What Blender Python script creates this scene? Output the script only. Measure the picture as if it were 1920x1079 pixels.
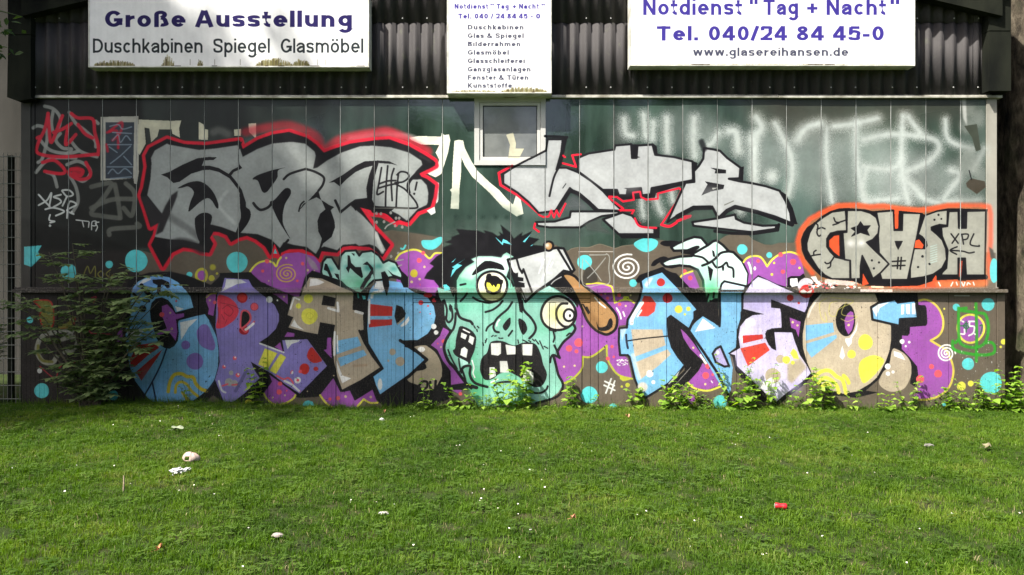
import bpy, bmesh, math, random
import numpy as np
from mathutils import Vector, Matrix, noise as mnoise
R = math.radians
random.seed(11)
for o in list(bpy.data.objects): bpy.data.objects.remove(o, do_unlink=True)
sc = bpy.context.scene
COL = sc.collection
# ---------------------------------------------------------------- camera
US, D, CZ = 0.0064, 9.56, 1.44            # metres per unit on the wall, distance to the wall, eye height
cam = bpy.data.cameras.new('camera'); cam.lens = 28.0; cam.sensor_width = 36.0; cam.clip_end = 2000
camo = bpy.data.objects.new('camera', cam); camo.location = (0, -D, CZ); camo.rotation_euler = (R(90), 0, 0)
COL.objects.link(camo); sc.camera = camo
# ---------------------------------------------------------------- light
AZ, EL = 49.0, 52.7                       # sun from the front left
sd = Vector((-math.cos(R(EL))*math.sin(R(AZ)), -math.cos(R(EL))*math.cos(R(AZ)), math.sin(R(EL))))
w = bpy.data.worlds.new('World'); sc.world = w; w.use_nodes = True
nt = w.node_tree; bg = nt.nodes['Background']
sky = nt.nodes.new('ShaderNodeTexSky'); sky.sky_type = 'NISHITA'; sky.sun_disc = False; sky.air_density = .7; sky.dust_density = 4.0; sky.ozone_density = .3
sky.sun_elevation = R(EL); sky.sun_rotation = math.atan2(sd.x, sd.y)
nt.links.new(sky.outputs[0], bg.inputs[0]); bg.inputs[1].default_value = 0.105
sl = bpy.data.lights.new('sun', 'SUN'); sl.energy = 5.0; sl.angle = R(0.53); sl.color = (1, .95, .87)
slo = bpy.data.objects.new('sun', sl); slo.rotation_euler = sd.to_track_quat('Z', 'Y').to_euler(); slo.location = (0, -4, 12); COL.objects.link(slo)
vs = sc.view_settings; sc.display_settings.display_device = 'sRGB'
vs.view_transform = 'Standard'; vs.look = 'None'; vs.exposure = 1.2; vs.gamma = 1; vs.use_curve_mapping = False
sc.cycles.max_bounces = 6; sc.cycles.use_denoising = True; sc.cycles.sample_clamp_indirect = 6
# ---------------------------------------------------------------- helpers
def WX(px, y=0.): return (px - 960) * US * (D + y) / D      # picture unit on the vertical plane at depth y -> metres
def WZ(py, y=0.): return CZ + (540 - py) * US * (D + y) / D
class MB:
    def __init__(s): s.v = []; s.f = []
    def add(s, vs, fs):
        b = len(s.v); s.v += [tuple(v) for v in vs]; s.f += [tuple(b + i for i in f) for f in fs]; return s
    def box(s, x0, x1, y0, y1, z0, z1):
        return s.add([(x0,y0,z0),(x1,y0,z0),(x1,y1,z0),(x0,y1,z0),(x0,y0,z1),(x1,y0,z1),(x1,y1,z1),(x0,y1,z1)],
                     [(0,1,5,4),(1,2,6,5),(2,3,7,6),(3,0,4,7),(4,5,6,7),(3,2,1,0)])
    def slab(s, x0, x1, yf, yb, z0, z1, c=.002):            # box with a chamfered front
        v = [(x0+c,yf,z0+c),(x1-c,yf,z0+c),(x1-c,yf,z1-c),(x0+c,yf,z1-c),(x0,yf+c,z0),(x1,yf+c,z0),(x1,yf+c,z1),(x0,yf+c,z1),
             (x0,yb,z0),(x1,yb,z0),(x1,yb,z1),(x0,yb,z1)]
        return s.add(v, [(0,1,2,3),(4,5,1,0),(5,6,2,1),(6,7,3,2),(7,4,0,3),(8,9,5,4),(9,10,6,5),(10,11,7,6),(11,8,4,7),(11,10,9,8)])
    def tube(s, p, r, n=6, cap=True):
        p = [Vector(q) for q in p]; b = len(s.v)
        if not isinstance(r, (list, tuple)): r = [r]*len(p)
        up = Vector((0, 0, 1)); 
        for i, q in enumerate(p):
            d = (p[min(i+1, len(p)-1)] - p[max(i-1, 0)]).normalized()
            a = d.cross(up if abs(d.z) < .9 else Vector((1, 0, 0))).normalized(); c = d.cross(a)
            for k in range(n):
                t = 2*math.pi*k/n; s.v.append(tuple(q + (a*math.cos(t) + c*math.sin(t))*r[i]))
        for i in range(len(p)-1):
            for k in range(n): s.f.append((b+i*n+k, b+i*n+(k+1)%n, b+(i+1)*n+(k+1)%n, b+(i+1)*n+k))
        if cap: s.f.append(tuple(b+k for k in range(n))[::-1]); s.f.append(tuple(b+(len(p)-1)*n+k for k in range(n)))
        return s
    def mesh(s, name, mat, smooth=False):
        me = bpy.data.meshes.new(name); me.from_pydata(s.v, [], s.f)
        me.materials.append(mat)
        if smooth: me.polygons.foreach_set('use_smooth', [True]*len(me.polygons))
        me.update(); return me
    def build(s, name, mat, parent=None, smooth=False): return link(name, s.mesh(name, mat, smooth), parent)
def link(name, data, parent=None):
    o = bpy.data.objects.new(name, data); COL.objects.link(o)
    if parent: o.parent = parent
    return o
def thing(name, label, cat, loc=(0, 0, 0), group=None, data=None):
    o = link(name, data); o.location = loc; o['label'] = label; o['category'] = cat
    if group: o['group'] = group
    return o
def copy_tree(o, parent=None):
    c = o.copy(); COL.objects.link(c); c.parent = parent
    for ch in list(o.children): copy_tree(ch, c)
    return c
# materials
def nd(nt, t, **k):
    n = nt.nodes.new(t)
    for a, b in k.items():
        if a.startswith('i_'): n.inputs[int(a[2:]) if a[2:].isdigit() else a[2:]].default_value = b
        else: setattr(n, a, b)
    return n
def ramp(nt, fac, stops):
    r = nt.nodes.new('ShaderNodeValToRGB'); e = r.color_ramp.elements
    while len(e) < len(stops): e.new(.5)
    for el, (p, c) in zip(e, stops): el.position = p; el.color = (*c, 1) if len(c) == 3 else c
    nt.links.new(fac, r.inputs[0]); return r.outputs[0]
def noise(nt, scale, detail=5, co=None, rough=.55, vec=None):
    n = nd(nt, 'ShaderNodeTexNoise'); n.inputs['Scale'].default_value = scale; n.inputs['Detail'].default_value = detail; n.inputs['Roughness'].default_value = rough
    g = nd(nt, 'ShaderNodeNewGeometry'); src = g.outputs['Position']
    if vec:
        m = nd(nt, 'ShaderNodeVectorMath', operation='MULTIPLY'); m.inputs[1].default_value = vec; nt.links.new(src, m.inputs[0]); src = m.outputs[0]
    nt.links.new(src, n.inputs['Vector']); return n.outputs['Fac']
def mix(nt, fac, a, b, mode='MIX'):
    m = nd(nt, 'ShaderNodeMix', data_type='RGBA', blend_type=mode)
    for i, x in ((0, fac), (6, a), (7, b)):
        if hasattr(x, 'links'): nt.links.new(x, m.inputs[i])
        elif i == 0: m.inputs[0].default_value = x
        else: m.inputs[i].default_value = (*x, 1)
    return m.outputs[2]
def newmat(name, rough=.6, spec=.4):
    m = bpy.data.materials.new(name); m.use_nodes = True; nt = m.node_tree; p = nt.nodes['Principled BSDF']
    p.inputs['Roughness'].default_value = rough; p.inputs['Specular IOR Level'].default_value = spec
    return m, nt, p
def bump(nt, p, h, dist=.002, st=.6):
    b = nd(nt, 'ShaderNodeBump'); b.inputs['Distance'].default_value = dist; b.inputs['Strength'].default_value = st
    nt.links.new(h, b.inputs['Height']); nt.links.new(b.outputs[0], p.inputs['Normal'])
def simple(name, c1, c2, scale=6, rough=.6, spec=.4, vec=None, bs=0, bd=.002, detail=6, lo=.35, hi=.65):
    m, nt, p = newmat(name, rough, spec)
    nt.links.new(ramp(nt, noise(nt, scale, detail, vec=vec), [(lo, c1), (hi, c2)]), p.inputs['Base Color'])
    if bs: bump(nt, p, noise(nt, bs, 6), bd)
    return m
# ---------------------------------------------------------------- wall paint (flat print): a small vector rasteriser
CS, CX0, CX1, CY0, CY1 = 2, 30, 1900, 170, 790           # canvas scale and extent, 6.4 mm of wall per unit
CW, CH = (CX1 - CX0) * CS, (CY1 - CY0) * CS
CV = np.zeros((CH, CW, 4), np.float32)
RNG = np.random.default_rng(7)
GR = .65*RNG.random((CH, CW), dtype=np.float32) + .35*np.kron(RNG.random((CH//2+1, CW//2+1), dtype=np.float32), np.ones((2, 2), np.float32))[:CH, :CW]   # spray speckle
def boxblur(a, r):
    r = int(r)
    if r < 1: return a
    for _ in range(2):
        for ax in (0, 1):
            p = np.pad(a, [(r + 1, r) if k == ax else (0, 0) for k in (0, 1)], mode='edge')
            c = np.cumsum(p, axis=ax, dtype=np.float64)
            a = ((c[2*r+1:] - c[:-2*r-1]) if ax == 0 else (c[:, 2*r+1:] - c[:, :-2*r-1])) / (2*r+1)
    return a.astype(np.float32)
def smoothnoise(h, w, cell, seed):
    g = np.random.default_rng(seed).random((h // cell + 3, w // cell + 3)).astype(np.float32)
    y = np.arange(h) / cell; x = np.arange(w) / cell
    yi = y.astype(int); xi = x.astype(int); fy = (y - yi)[:, None]; fx = (x - xi)[None]
    fy = fy*fy*(3-2*fy); fx = fx*fx*(3-2*fx)
    a = g[yi][:, xi]; b = g[yi][:, xi+1]; c = g[yi+1][:, xi]; d = g[yi+1][:, xi+1]
    return (a*(1-fx)+b*fx)*(1-fy) + (c*(1-fx)+d*fx)*fy
PAL = dict(K=(20,19,23), BR=(102,92,79), PU=(158,84,173), BL=(128,192,236), LV=(140,130,200), LE=(190,180,232), TN=(186,172,150),
    RD=(196,48,44), YE=(232,228,84), TE=(96,216,220), W=(250,250,248), SV=(182,186,187), SL=(166,172,170), CO=(240,92,104),
    OR=(240,88,48), MT=(186,238,226), MG=(60,168,116), MD=(60,168,156), RE=(232,30,56), CR=(243,245,226), TP=(218,216,190),
    WD=(178,136,88), GY=(170,172,166), GD=(112,114,106), CH=(198,196,184), NV=(34,40,62), DK=(42,40,43), GN=(46,160,40), GO=(214,176,96), OB=(216,196,150),
    WH=(232,236,232), MC=(188,197,193), FC=(140,202,184), TA=(236,222,150), OL=(128,128,56), G2=(164,165,154))
_o = [0, 0, 6]
def T(x, y, s=6): _o[:] = [x, y, s]
def pts(p):
    a = np.array(p.split() if isinstance(p, str) else p, float).reshape(-1, 2)
    return a / _o[2] + np.array(_o[:2])
def curve(a, closed, n=6):
    if len(a) < 3: return a
    m = len(a)
    idx = (lambda i: i % m) if closed else (lambda i: min(max(i, 0), m - 1))
    t = np.linspace(0, 1, n, endpoint=False)[:, None]; out = []
    for i in range(m if closed else m - 1):
        p0, p1, p2, p3 = (a[idx(i + k)] for k in (-1, 0, 1, 2))
        out.append(.5*((2*p1) + (p2-p0)*t + (2*p0-5*p1+4*p2-p3)*t*t + (3*p1-p0-3*p2+p3)*t**3))
    if not closed: out.append(a[-1:])
    return np.concatenate(out)
def put(col, m, x, y, a, spk=0):
    h, w = m.shape
    v = CV[y:y+h, x:x+w]
    if spk:
        g = GR[y:y+h, x:x+w]
        m = m*(1-spk) + spk*np.clip((m*1.25 - g) * 4 + .3, 0, 1) * np.clip(m*3, 0, 1)
    m = (m * a)[..., None]
    c = np.array(PAL[col] if isinstance(col, str) else col, np.float32) / 255
    v[..., :3] = np.where(v[..., 3:] + m > 0, (v[..., :3]*v[..., 3:]*(1-m) + c*m) / np.maximum(v[..., 3:]*(1-m) + m, 1e-6), c)
    v[..., 3:] = v[..., 3:]*(1-m) + m
def fillm(q, soft):
    pad = int(soft*CS*2) + 3
    q = (q - np.array([CX0, CY0])) * CS
    x0 = max(int(q[:, 0].min()) - pad, 0); y0 = max(int(q[:, 1].min()) - pad, 0)
    x1 = min(int(q[:, 0].max()) + pad, CW); y1 = min(int(q[:, 1].max()) + pad, CH)
    if x1 <= x0 or y1 <= y0: return None
    w, h = x1 - x0, y1 - y0
    f = np.zeros((h, w + 1), np.int32); q = q - np.array([x0, y0])
    for (ax, ay), (bx, by) in zip(q, np.roll(q, -1, 0)):
        if ay == by: continue
        if ay > by: ax, ay, bx, by = bx, by, ax, ay
        r = np.arange(max(int(np.ceil(ay - .5)), 0), min(int(np.ceil(by - .5)), h))
        if len(r):
            xx = np.clip(np.ceil(ax + (r + .5 - ay) * (bx - ax) / (by - ay) - .5), 0, w).astype(int)
            np.add.at(f, (r, xx), 1)
    m = (np.cumsum(f, 1)[:, :w] % 2).astype(np.float32)
    return boxblur(m, max(1, round(soft * CS)) if soft >= .5 else 0), x0, y0
def strokem(q, w, soft):
    q = (q - np.array([CX0, CY0])) * CS; w = w * CS; soft = max(soft * CS, 1.)
    R = w/2 + soft + 1
    x0 = max(int(q[:, 0].min() - R), 0); y0 = max(int(q[:, 1].min() - R), 0)
    x1 = min(int(q[:, 0].max() + R) + 1, CW); y1 = min(int(q[:, 1].max() + R) + 1, CH)
    if x1 <= x0 or y1 <= y0: return None
    m = np.full((y1-y0, x1-x0), 1e9, np.float32)
    if len(q) == 1: q = np.repeat(q, 2, 0)
    for a, b in zip(q[:-1], q[1:]):
        u0 = max(int(min(a[0], b[0]) - R), x0); u1 = min(int(max(a[0], b[0]) + R) + 1, x1)
        v0 = max(int(min(a[1], b[1]) - R), y0); v1 = min(int(max(a[1], b[1]) + R) + 1, y1)
        if u1 <= u0 or v1 <= v0: continue
        X = np.arange(u0, u1)[None]; Y = np.arange(v0, v1)[:, None]
        d = b - a; L = max((d*d).sum(), 1e-6)
        t = np.clip(((X-a[0])*d[0] + (Y-a[1])*d[1]) / L, 0, 1)
        D2 = (X-a[0]-t*d[0])**2 + (Y-a[1]-t*d[1])**2
        s = m[v0-y0:v1-y0, u0-x0:u1-x0]; np.minimum(s, D2, out=s)
    e = np.clip((w/2 - np.sqrt(m)) / soft + .5, 0, 1)
    return e*e*(3-2*e), x0, y0
def F(col, p, o=0, oc='K', sm=0, soft=0, a=1, spk=0, cl=1):
    q = pts(p)
    if sm: q = curve(q, True)
    if col:
        r = fillm(q, soft)
        if r: put(col, *r, a, spk)
    if o:
        r = strokem(np.concatenate([q, q[:1]]), o, .7)
        if r: put(oc, *r, 1)
def S(col, w, p, sm=1, soft=.6, a=1, spk=0, cl=0):
    q = pts(p)
    if cl: q = np.concatenate([q, q[:1]])
    if sm: q = curve(q, False)
    r = strokem(q, w, soft)
    if r: put(col, *r, a, spk)
def E(col, cx, cy, rx, ry=None, o=0, oc='K', soft=0, a=1, spk=0):
    t = np.linspace(0, 2*math.pi, 40, endpoint=False)
    wob = 1 + .02*np.sin(3*t + cx)
    F(col, np.stack([cx + rx*wob*np.cos(t), cy + (ry or rx)*wob*np.sin(t)], 1), o, oc, 0, soft, a, spk)
def SP(col, w, cx, cy, r, n, ph=0, sq=1):
    t = np.linspace(0, 1, 22*n)
    an = ph + t*n*2*math.pi
    S(col, w, np.stack([cx + r*(.06+.94*t)*np.cos(an), cy + r*sq*(.06+.94*t)*np.sin(an)], 1), 0)
def DOTS(col, p):
    a = np.array(p.split(), float).reshape(-1, 3)
    for x, y, r in a: E(col, x, y, r)
def paint_wall():
    # ---- base coats
    T(0,0,1)
    F('BR','236 541 1890 541 1890 800 20 800 20 541')
    F((40,36,34),'10 400 120 430 200 450 262 470 300 500 330 541 330 810 10 810',soft=3)  # shaded tone of the brown: tree shade painted into the left end
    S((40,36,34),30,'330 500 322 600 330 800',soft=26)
    # dark spray ground of the upper left, then dark panel tops further right
    F((17,19,17),'0 100 255 100 275 280 300 470 0 470',soft=4,a=.94)
    F((19,22,20),'0 100 640 100 610 215 560 240 450 262 300 300 0 330',soft=14,a=.8)
    F((26,28,25),'600 100 800 100 740 235 600 250',soft=20,a=.55)
    F((58,54,44),'1330 100 1840 100 1840 215 1700 240 1500 245 1400 225',soft=22,a=.7)  # dark tree reflection painted along the top of the right-hand glass
    # brown cloud edge on the upper panels
    F('BR','262 545 262 470 300 480 330 460 400 432 500 440 600 470 700 440 735 432 790 440 830 447 835 545',a=.95,soft=1)
    T(1060,420)
    F('BR','-360 750 -200 200 30 310 70 282 150 266 260 268 380 230 480 255 560 278 640 252 760 238 900 215 1080 185 1300 230 1500 300 1690 230 1755 170 1810 135 1920 110 2060 130 2110 180 2240 235 2320 240 2410 215 2560 215 2700 170 4840 330 4840 800 -360 800',sm=0,a=.97,soft=.5)
    S((150,138,118),1,'30 310 70 282 150 266 260 268 380 230 480 255 560 278 640 252 760 238',a=.6)
    # ---- lower left scribbles
    T(0,380,2.568)
    F('TE','118 215 200 208 182 240 200 262 150 312 118 300')
    for c in ((330,335,38),(655,283,54),(525,300,18),(143,567,16),(200,908,36),(545,930,24)): E('TE',*c)
    S('OL',2.2,'398 360 420 308 434 342 456 308 458 360'); S('OL',2.2,'485 330 470 345 485 362 498 345 485 330'); S('OL',2.2,'530 325 510 345 530 362 540 350')
    F('OL','165 475 242 478 258 560 244 605 205 598 190 545 198 520 186 500',o=2.5,oc=(190,40,40),sm=1)
    S('OL',9,'290 600 330 590 352 560'); S((190,40,40),2,'290 610 345 598 362 560')
    S('G2',9,'262 628 215 636 184 672 178 720 204 765 250 772 270 745',soft=1); S('OL',5,'182 690 182 730 204 762 250 768')
    S('G2',8,'290 620 345 618 320 650 300 660 350 648 372 672 350 710 310 722'); S((190,50,60),2,'190 790 262 845 290 790 360 770')
    S((200,60,80),2,'440 460 462 455 448 485'); S((200,60,80),2,'430 600 440 630 540 635')
    E('WH',190,812,12)
    # ---- upper left tags
    T(0,180,4.795)
    for p in ('400 95 480 120 540 200 520 300 480 330 460 240 480 120','295 290 340 270 410 300 420 400 380 560 340 600','360 400 450 490 600 520 700 500','620 150 680 250 760 310 850 400 860 460','630 400 720 500 870 550','540 340 500 400 560 470 640 480 600 520','600 620 700 590 790 640 810 700 740 770 620 700 680 820 700 950 650 1050','320 690 400 600 480 560 680 560','420 690 480 720 510 820','860 230 880 250'):
        S('GY',6.5,p,soft=2,a=.92)
    for p in ('430 160 400 300 340 430 345 520 560 550 880 525','430 160 440 300 460 420 530 250 560 180','610 280 590 440 680 350','480 330 560 300 640 250','640 160 700 200 830 210 850 330 882 450 880 530','700 260 760 340 830 380','380 600 480 580 560 640 580 690 520 700 400 680','770 600 812 690 790 740 700 750 620 700 640 660 740 670 720 720 660 700','330 380 350 370'):
        S('RE',6.5,p,soft=2,a=.95)
    E('RE',690,690,55,a=.8,soft=2)
    for p in ('345 890 400 950 445 995','345 985 420 940 460 875 440 995','545 890 480 910 530 930 545 960 480 1000','560 850 620 850 655 890 600 905 555 855','600 905 560 990','600 1100 610 1000 630 950 685 980 600 1030 660 1065','405 1022 480 1008 575 1040 500 1079'):
        S('WH',3.4,p,soft=1)
    T(0,380,2.568)
    S('WH',3,'240 60 236 85 262 92 240 98'); E('WH',240,113,6); E('WH',345,46,5)
    for p in ('365 85 425 92','395 90 402 118','428 95 425 120','440 132 442 95 462 92 458 112 442 112','475 95 458 100 468 118 460 138'): S('WH',2.2,p)
    T(0,180,4.795)
    for p in ('820 820 900 800 1000 790 940 900 820 1050 900 1079 1060 1100','1030 800 1060 950 1080 1100','820 1010 1000 935 1210 930','1130 790 1200 860 1210 950 1180 1079 1110 1010','980 1250 1000 1200 1240 1180 1230 1150'):
        S('GD',9,p,soft=3,a=.9)
    # pasted frame
    F('CH','905 192 1245 185 1248 690 1230 800 1205 790 1200 745 905 765')
    F((52,62,74),'946 240 1207 240 1195 745 946 745')
    for p in ('980 320 1090 240 1080 330 1010 400','960 330 1050 320 1060 470','955 440 965 500'): S('RE',5,p,soft=3,a=.75)
    for p in ('985 275 1060 260 1100 300 1180 280','1010 330 1180 340','1010 400 1060 350 1080 420 1130 360 1170 400','965 440 1180 440','980 460 1050 510','1170 455 1080 540 990 610','1110 545 1180 620','960 640 1190 640','970 700 1010 660 1060 700 1120 655 1180 700','990 745 1180 730'): S((150,168,184),2.4,p,soft=1.2,a=.8)
    # ---- torn paper and tape letters
    T(250,220)
    F('TP','60 30 440 45 540 40 515 130 525 235 440 190 430 140 290 140 270 220 200 285 180 130 125 120 140 300 70 430 50 400')
    F('TP','735 55 790 85 800 135 840 145 838 258 735 256'); F('TP','1130 142 1212 135 1210 212 1135 212'); F('TP','1295 75 1380 70 1380 245 1300 170')
    S('GY',16,'900 170 960 150 1060 190',soft=12,a=.45)
    T(550,220)
    S('G2',9,'640 240 900 200 1050 190 1300 220 1420 270',soft=8,a=.6)
    F('CR','1300 235 1420 215 1662 222 1670 180 1700 205 1750 198 1765 262 1740 400 1690 560 1665 640 1600 680 1530 650 1490 622 1620 550 1640 480 1600 400 1642 315 1440 310 1330 262')
    F('CR','1812 270 1862 258 1900 265 1890 450 1885 650 1870 800 1862 1038 1768 1032 1780 850 1760 822 1785 800 1790 600 1800 450')
    F('CR','1900 290 1918 280 1918 480 1900 440'); F('WH','1590 735 1638 740 1630 950 1605 975 1600 860')
    T(860,170,4.315)
    F('CR','-10 405 35 405 50 470 100 570 150 650 250 745 330 810 395 885 440 925 470 830 500 870 525 1000 470 1022 360 950 250 830 110 700 50 610 20 540 -10 470')
    F((205,202,176),'385 360 440 340 465 430 460 470 530 470 490 550 400 548 415 440')
    # ---- silver piece, left
    CT='313 261 345 271 385 273 450 264 455 280 483 263 510 253 542 248 575 259 593 272 607 287 625 280 657 270 700 264 730 262 767 275 797 292 814 303 816 311 807 316 786 326 790 332 800 336 816 348 813 370 807 389 783 398 766 418 749 415 741 416 716 402 697 400 688 386 672 385 703 430 732 460 717 483 700 469 692 464 657 462 643 464 632 475 603 472 597 487 583 475 567 468 542 468 527 475 525 483 515 460 507 480 497 463 480 450 463 443 447 447 433 455 425 442 410 436 395 435 388 438 400 458 392 475 377 473 363 467 343 465 322 475 305 502 283 460 292 442 297 418 282 427 272 393 263 367 268 353 275 313 272 293 280 278'
    T(0,0,1)
    S('RE',17,'460 248 510 238 545 236 590 255 607 280 640 262 700 250 735 250 800 285',soft=12,a=.55)
    S('RE',13,CT,sm=0,soft=3,a=.97,cl=1)
    F('K',CT,soft=.5)
    S('RE',5,'678 388 690 389 697 402 720 403 738 417 742 424 748 416 764 423')
    F('SL','313 270 290 283 283 297 284 307 282 337 276 367 303 402 290 445 320 450 343 451 373 458 380 430 397 422 417 427 443 437 458 438 483 440 508 450 525 466 532 455 550 460 575 464 592 477 598 467 608 463 632 470 643 460 667 458 673 462 692 459 705 463 717 475 723 470 708 440 700 427 680 405 658 387 657 382 687 373 697 375 703 388 725 392 747 403 763 415 783 393 800 385 802 380 803 362 800 348 790 337 768 338 780 322 792 310 790 302 767 287 733 277 700 274 675 275 640 287 613 302 595 315 587 317 592 293 590 285 572 270 550 267 542 267 510 270 483 280 455 295 450 280 445 273 405 279 373 282 350 278 317 272',soft=.5)
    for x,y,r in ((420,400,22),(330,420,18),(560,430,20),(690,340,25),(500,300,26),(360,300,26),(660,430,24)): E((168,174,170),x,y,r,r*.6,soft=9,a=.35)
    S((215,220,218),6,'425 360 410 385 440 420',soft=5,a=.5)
    T(250,220)
    F('K','310 650 380 680 450 745 520 730 650 640 780 600 860 595 960 620 1080 690 1180 820 1230 950 1240 1079 1265 1079 1265 960 1220 820 1150 720 1100 660 1130 620 1200 590 1225 575 1190 530 1185 380 1230 270 1200 290 1175 400 1185 560 1120 590 1070 640 960 575 860 550 770 550 795 490 900 485 940 455 850 450 720 465 550 540 400 620')
    F('K','500 800 620 740 740 725 830 770 900 850 950 960 955 1025 930 1020 880 940 830 915 760 950 680 1020 620 1065 640 960 680 850 620 785 540 800',sm=1)
    F('DK','500 830 430 880 360 1000 320 1090 150 890 80 900 200 1240 290 1190 250 1330 330 1290 420 1070 490 900',soft=1)
    F('K','1340 700 1400 655 1560 600 1710 570 1630 600 1620 680 1560 770 1500 845 1450 840 1400 720',sm=1)
    S('K',4.5,'1690 700 1760 640 1918 590 1950 588 2050 620 2140 680 2130 760 2080 830')
    F('K','1600 920 1700 810 1760 810 1770 870 1700 1000 1682 1190 1765 1370 1640 1180 1560 1010 1550 960',sm=1)
    T(550,220)
    F('K','280 820 60 1060 110 980 180 940 260 905 340 950 400 990 460 1015 420 1050 462 1170 470 1240 430 1350 335 1425 305 1490 275 1570 290 1480 320 1370 280 1290 270 1170 300 1090 360 1040 300 900')
    S('K',5,'470 940 530 1070 640 980 700 940 830 925',sm=0)
    F('K','400 740 560 650 700 550 800 500 950 490 1080 500 1170 545 1100 528 960 520 900 720 885 935 830 925 820 800 850 660 890 550 800 575 700 620 600 700 520 780 460 735')
    F('K','640 970 820 915 890 940 925 1010 1150 1020 1100 1060 900 1060 720 1010 700 1060')
    S('K',6,'1580 520 1440 600 1340 680 1290 760 1300 850'); S('DK',5,'1430 440 1540 500',soft=4)
    for p in ('990 570 960 750 940 870 1010 840','1060 550 1040 800 1035 1010','1130 580 1100 700 1110 940','970 750 1060 720 1150 715','960 800 1060 770 1180 745','1180 640 1165 800 1155 1010','1165 650 1210 615 1280 630 1295 680 1230 730 1140 745 1250 810 1350 920 1392 990 1370 1025 1150 1022','1388 735 1370 820','910 1010 1000 1015 1150 1020'):
        S('K',3.4,p)
    E('K',1360,865,13)
    T(250,360)
    F('K','690 330 700 290 760 245 830 240 880 270 880 330 870 370 900 450 800 600 740 560 700 440',sm=1)
    F('K','1200 0 1260 160 1310 210 1320 280 1280 370 1200 470 1150 480 1180 380 1210 280 1200 170',sm=1)
    S('K',5,'1350 130 1380 170 1430 205 1500 185 1540 150 1550 120'); S('K',3,'1860 220 1880 150 1918 110'); S('K',4.5,'1740 545 1660 640')
    S('DK',16,'420 600 520 570 640 590 760 660',soft=8,a=.7); S('DK',12,'380 260 460 320 620 420 740 520',soft=9,a=.35)
    F('RE','1550 740 1585 600 1650 740',o=2,oc='RE'); F('TE','1575 700 1595 640 1620 700')
    T(550,360)
    S('GD',1.6,'905 185 1300 185',0,a=.9); S('GY',1.4,'905 185 905 1079',0,a=.8); S('GY',1.8,'1295 185 1295 1079',0,a=.8)
    for x,y in ((935,245),(985,250),(1095,240),(935,345),(1020,340),(1190,300),(1225,400),(1245,260),(1180,695),(1100,730),(1145,385),(1155,300)): E('GY',x,y,15,18,a=.85)
    S('GY',2.5,'1030 415 1060 380 1140 340'); S('TE',3.5,'1210 640 1235 645 1260 605')
    F('WH','1500 215 1590 170 1600 240 1550 265')
    S('WH',7,'930 470 960 570 1000 680',soft=3,a=.6)
    # ---- purple clouds (upper row) and discs
    T(550,360)
    F('TE','1440 560 1480 545 1560 545 1640 512 1675 520 1665 580 1600 640 1530 655 1460 625',sm=1)
    T(0,0,1)
    F('PU','465 517 475 500 490 490 505 490 517 500 523 484 535 476 560 474 590 482 600 495 603 560 600 620 500 600 470 540')
    F('GY','575 480 590 492 598 508 585 505 577 492',a=.7,soft=1)
    F('PU','742 487 750 477 767 470 780 469 793 475 805 486 815 477 828 475 850 500 830 620 745 560')
    T(250,360); S('YE',3.6,'1290 940 1340 860 1410 800 1500 780 1570 800 1605 840 1630 780 1660 740')
    E('TE',1165,797,120); E('TE',630,935,33,31); E('PU',765,942,60,70,o=5,oc=(190,184,64)); E((190,184,64),893,852,34,soft=1); E((190,184,64),880,975,34); E((190,184,64),940,922,14)
    E('CO',1505,783,26); DOTS('CO','1455 895 18 1905 810 18 1845 1005 14'); DOTS('OB','1720 748 13 1523 1005 9')
    SP('GO',2.4,1725,925,128,3,5.2,.85)
    T(550,360); S('YE',3.6,'1150 760 1200 700 1300 660 1380 655 1460 690 1530 750 1590 695 1665 690')
    DOTS('CO','105 815 18 45 1005 15 1460 690 22 1415 775 27 1440 1045 20'); DOTS('OB','162 885 14 235 890 8 1475 848 14 1420 985 14 1330 1017 16 1518 1038 12'); E((205,190,60),1357,922,42,45)
    # ---- black ground of the letters, left word
    T(0,0,1)
    F('K','240 524 280 512 320 510 350 517 395 535 411 520 413 513 470 512 490 530 560 560 572 520 585 508 690 540 760 540 790 545 825 560 850 620 836 640 838 700 850 745 800 768 725 768 700 745 665 752 640 735 595 745 562 747 530 738 505 735 485 745 440 772 400 742 372 764 300 768 262 720 240 650 236 560',soft=.6)
    F('K','411 513 470 511 484 528 498 532 506 545 520 560 540 575 555 575 570 545 574 520 580 512 600 516 636 533 700 560 440 580')
    T(220,500)
    F('PU','1000 320 1110 310 1100 420 1080 560 1020 540 1030 480 1000 400'); S('YE',3,'1000 350 1050 310 1110 305',a=.7); DOTS('CO','1095 408 20'); DOTS('OB','1040 383 12')
    F('PU','1740 310 1918 310 1918 430 1790 330',sm=0); DOTS('OB','1875 343 11')
    F('PU','-10 680 60 690 50 900 -10 900')
    # C
    F('BL','855 465 820 340 760 260 680 180 580 125 450 105 330 125 230 175 180 235 150 330 140 450 150 560 120 640 90 710 100 900 120 1030 150 1160 200 1290 280 1400 340 1480 400 1525 500 1540 700 1540 830 1525 930 1460 1020 1380 1090 1280 1130 1140 1138 960 1120 800 1080 700 1040 620 985 540 880 562 690 612 682 650 692 750 680 840 640 900 585 930 530 920 480 885 435 800 405 700 375 600 365 500 385 410 430 365 500 350 570 380 620 440 655 520')
    F((118,160,222),'180 235 330 140 450 120 580 140 640 190 560 210 420 200 330 260 240 330 160 330',soft=2,a=.75)
    F('K','500 450 430 365 385 410 365 500 375 600 435 800 530 920 585 930 640 900 680 840 640 480 570 380')
    F('PU','500 450 560 430 620 490 655 540 750 530 750 570 660 600 675 740 655 840 580 740 450 780 440 740 560 700 500 560'); S((190,120,200),1.6,'520 580 570 720 650 800',a=.7)
    DOTS('CO','500 545 28 662 392 12 616 342 14'); DOTS('OB','595 525 12 610 705 15')
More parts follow.
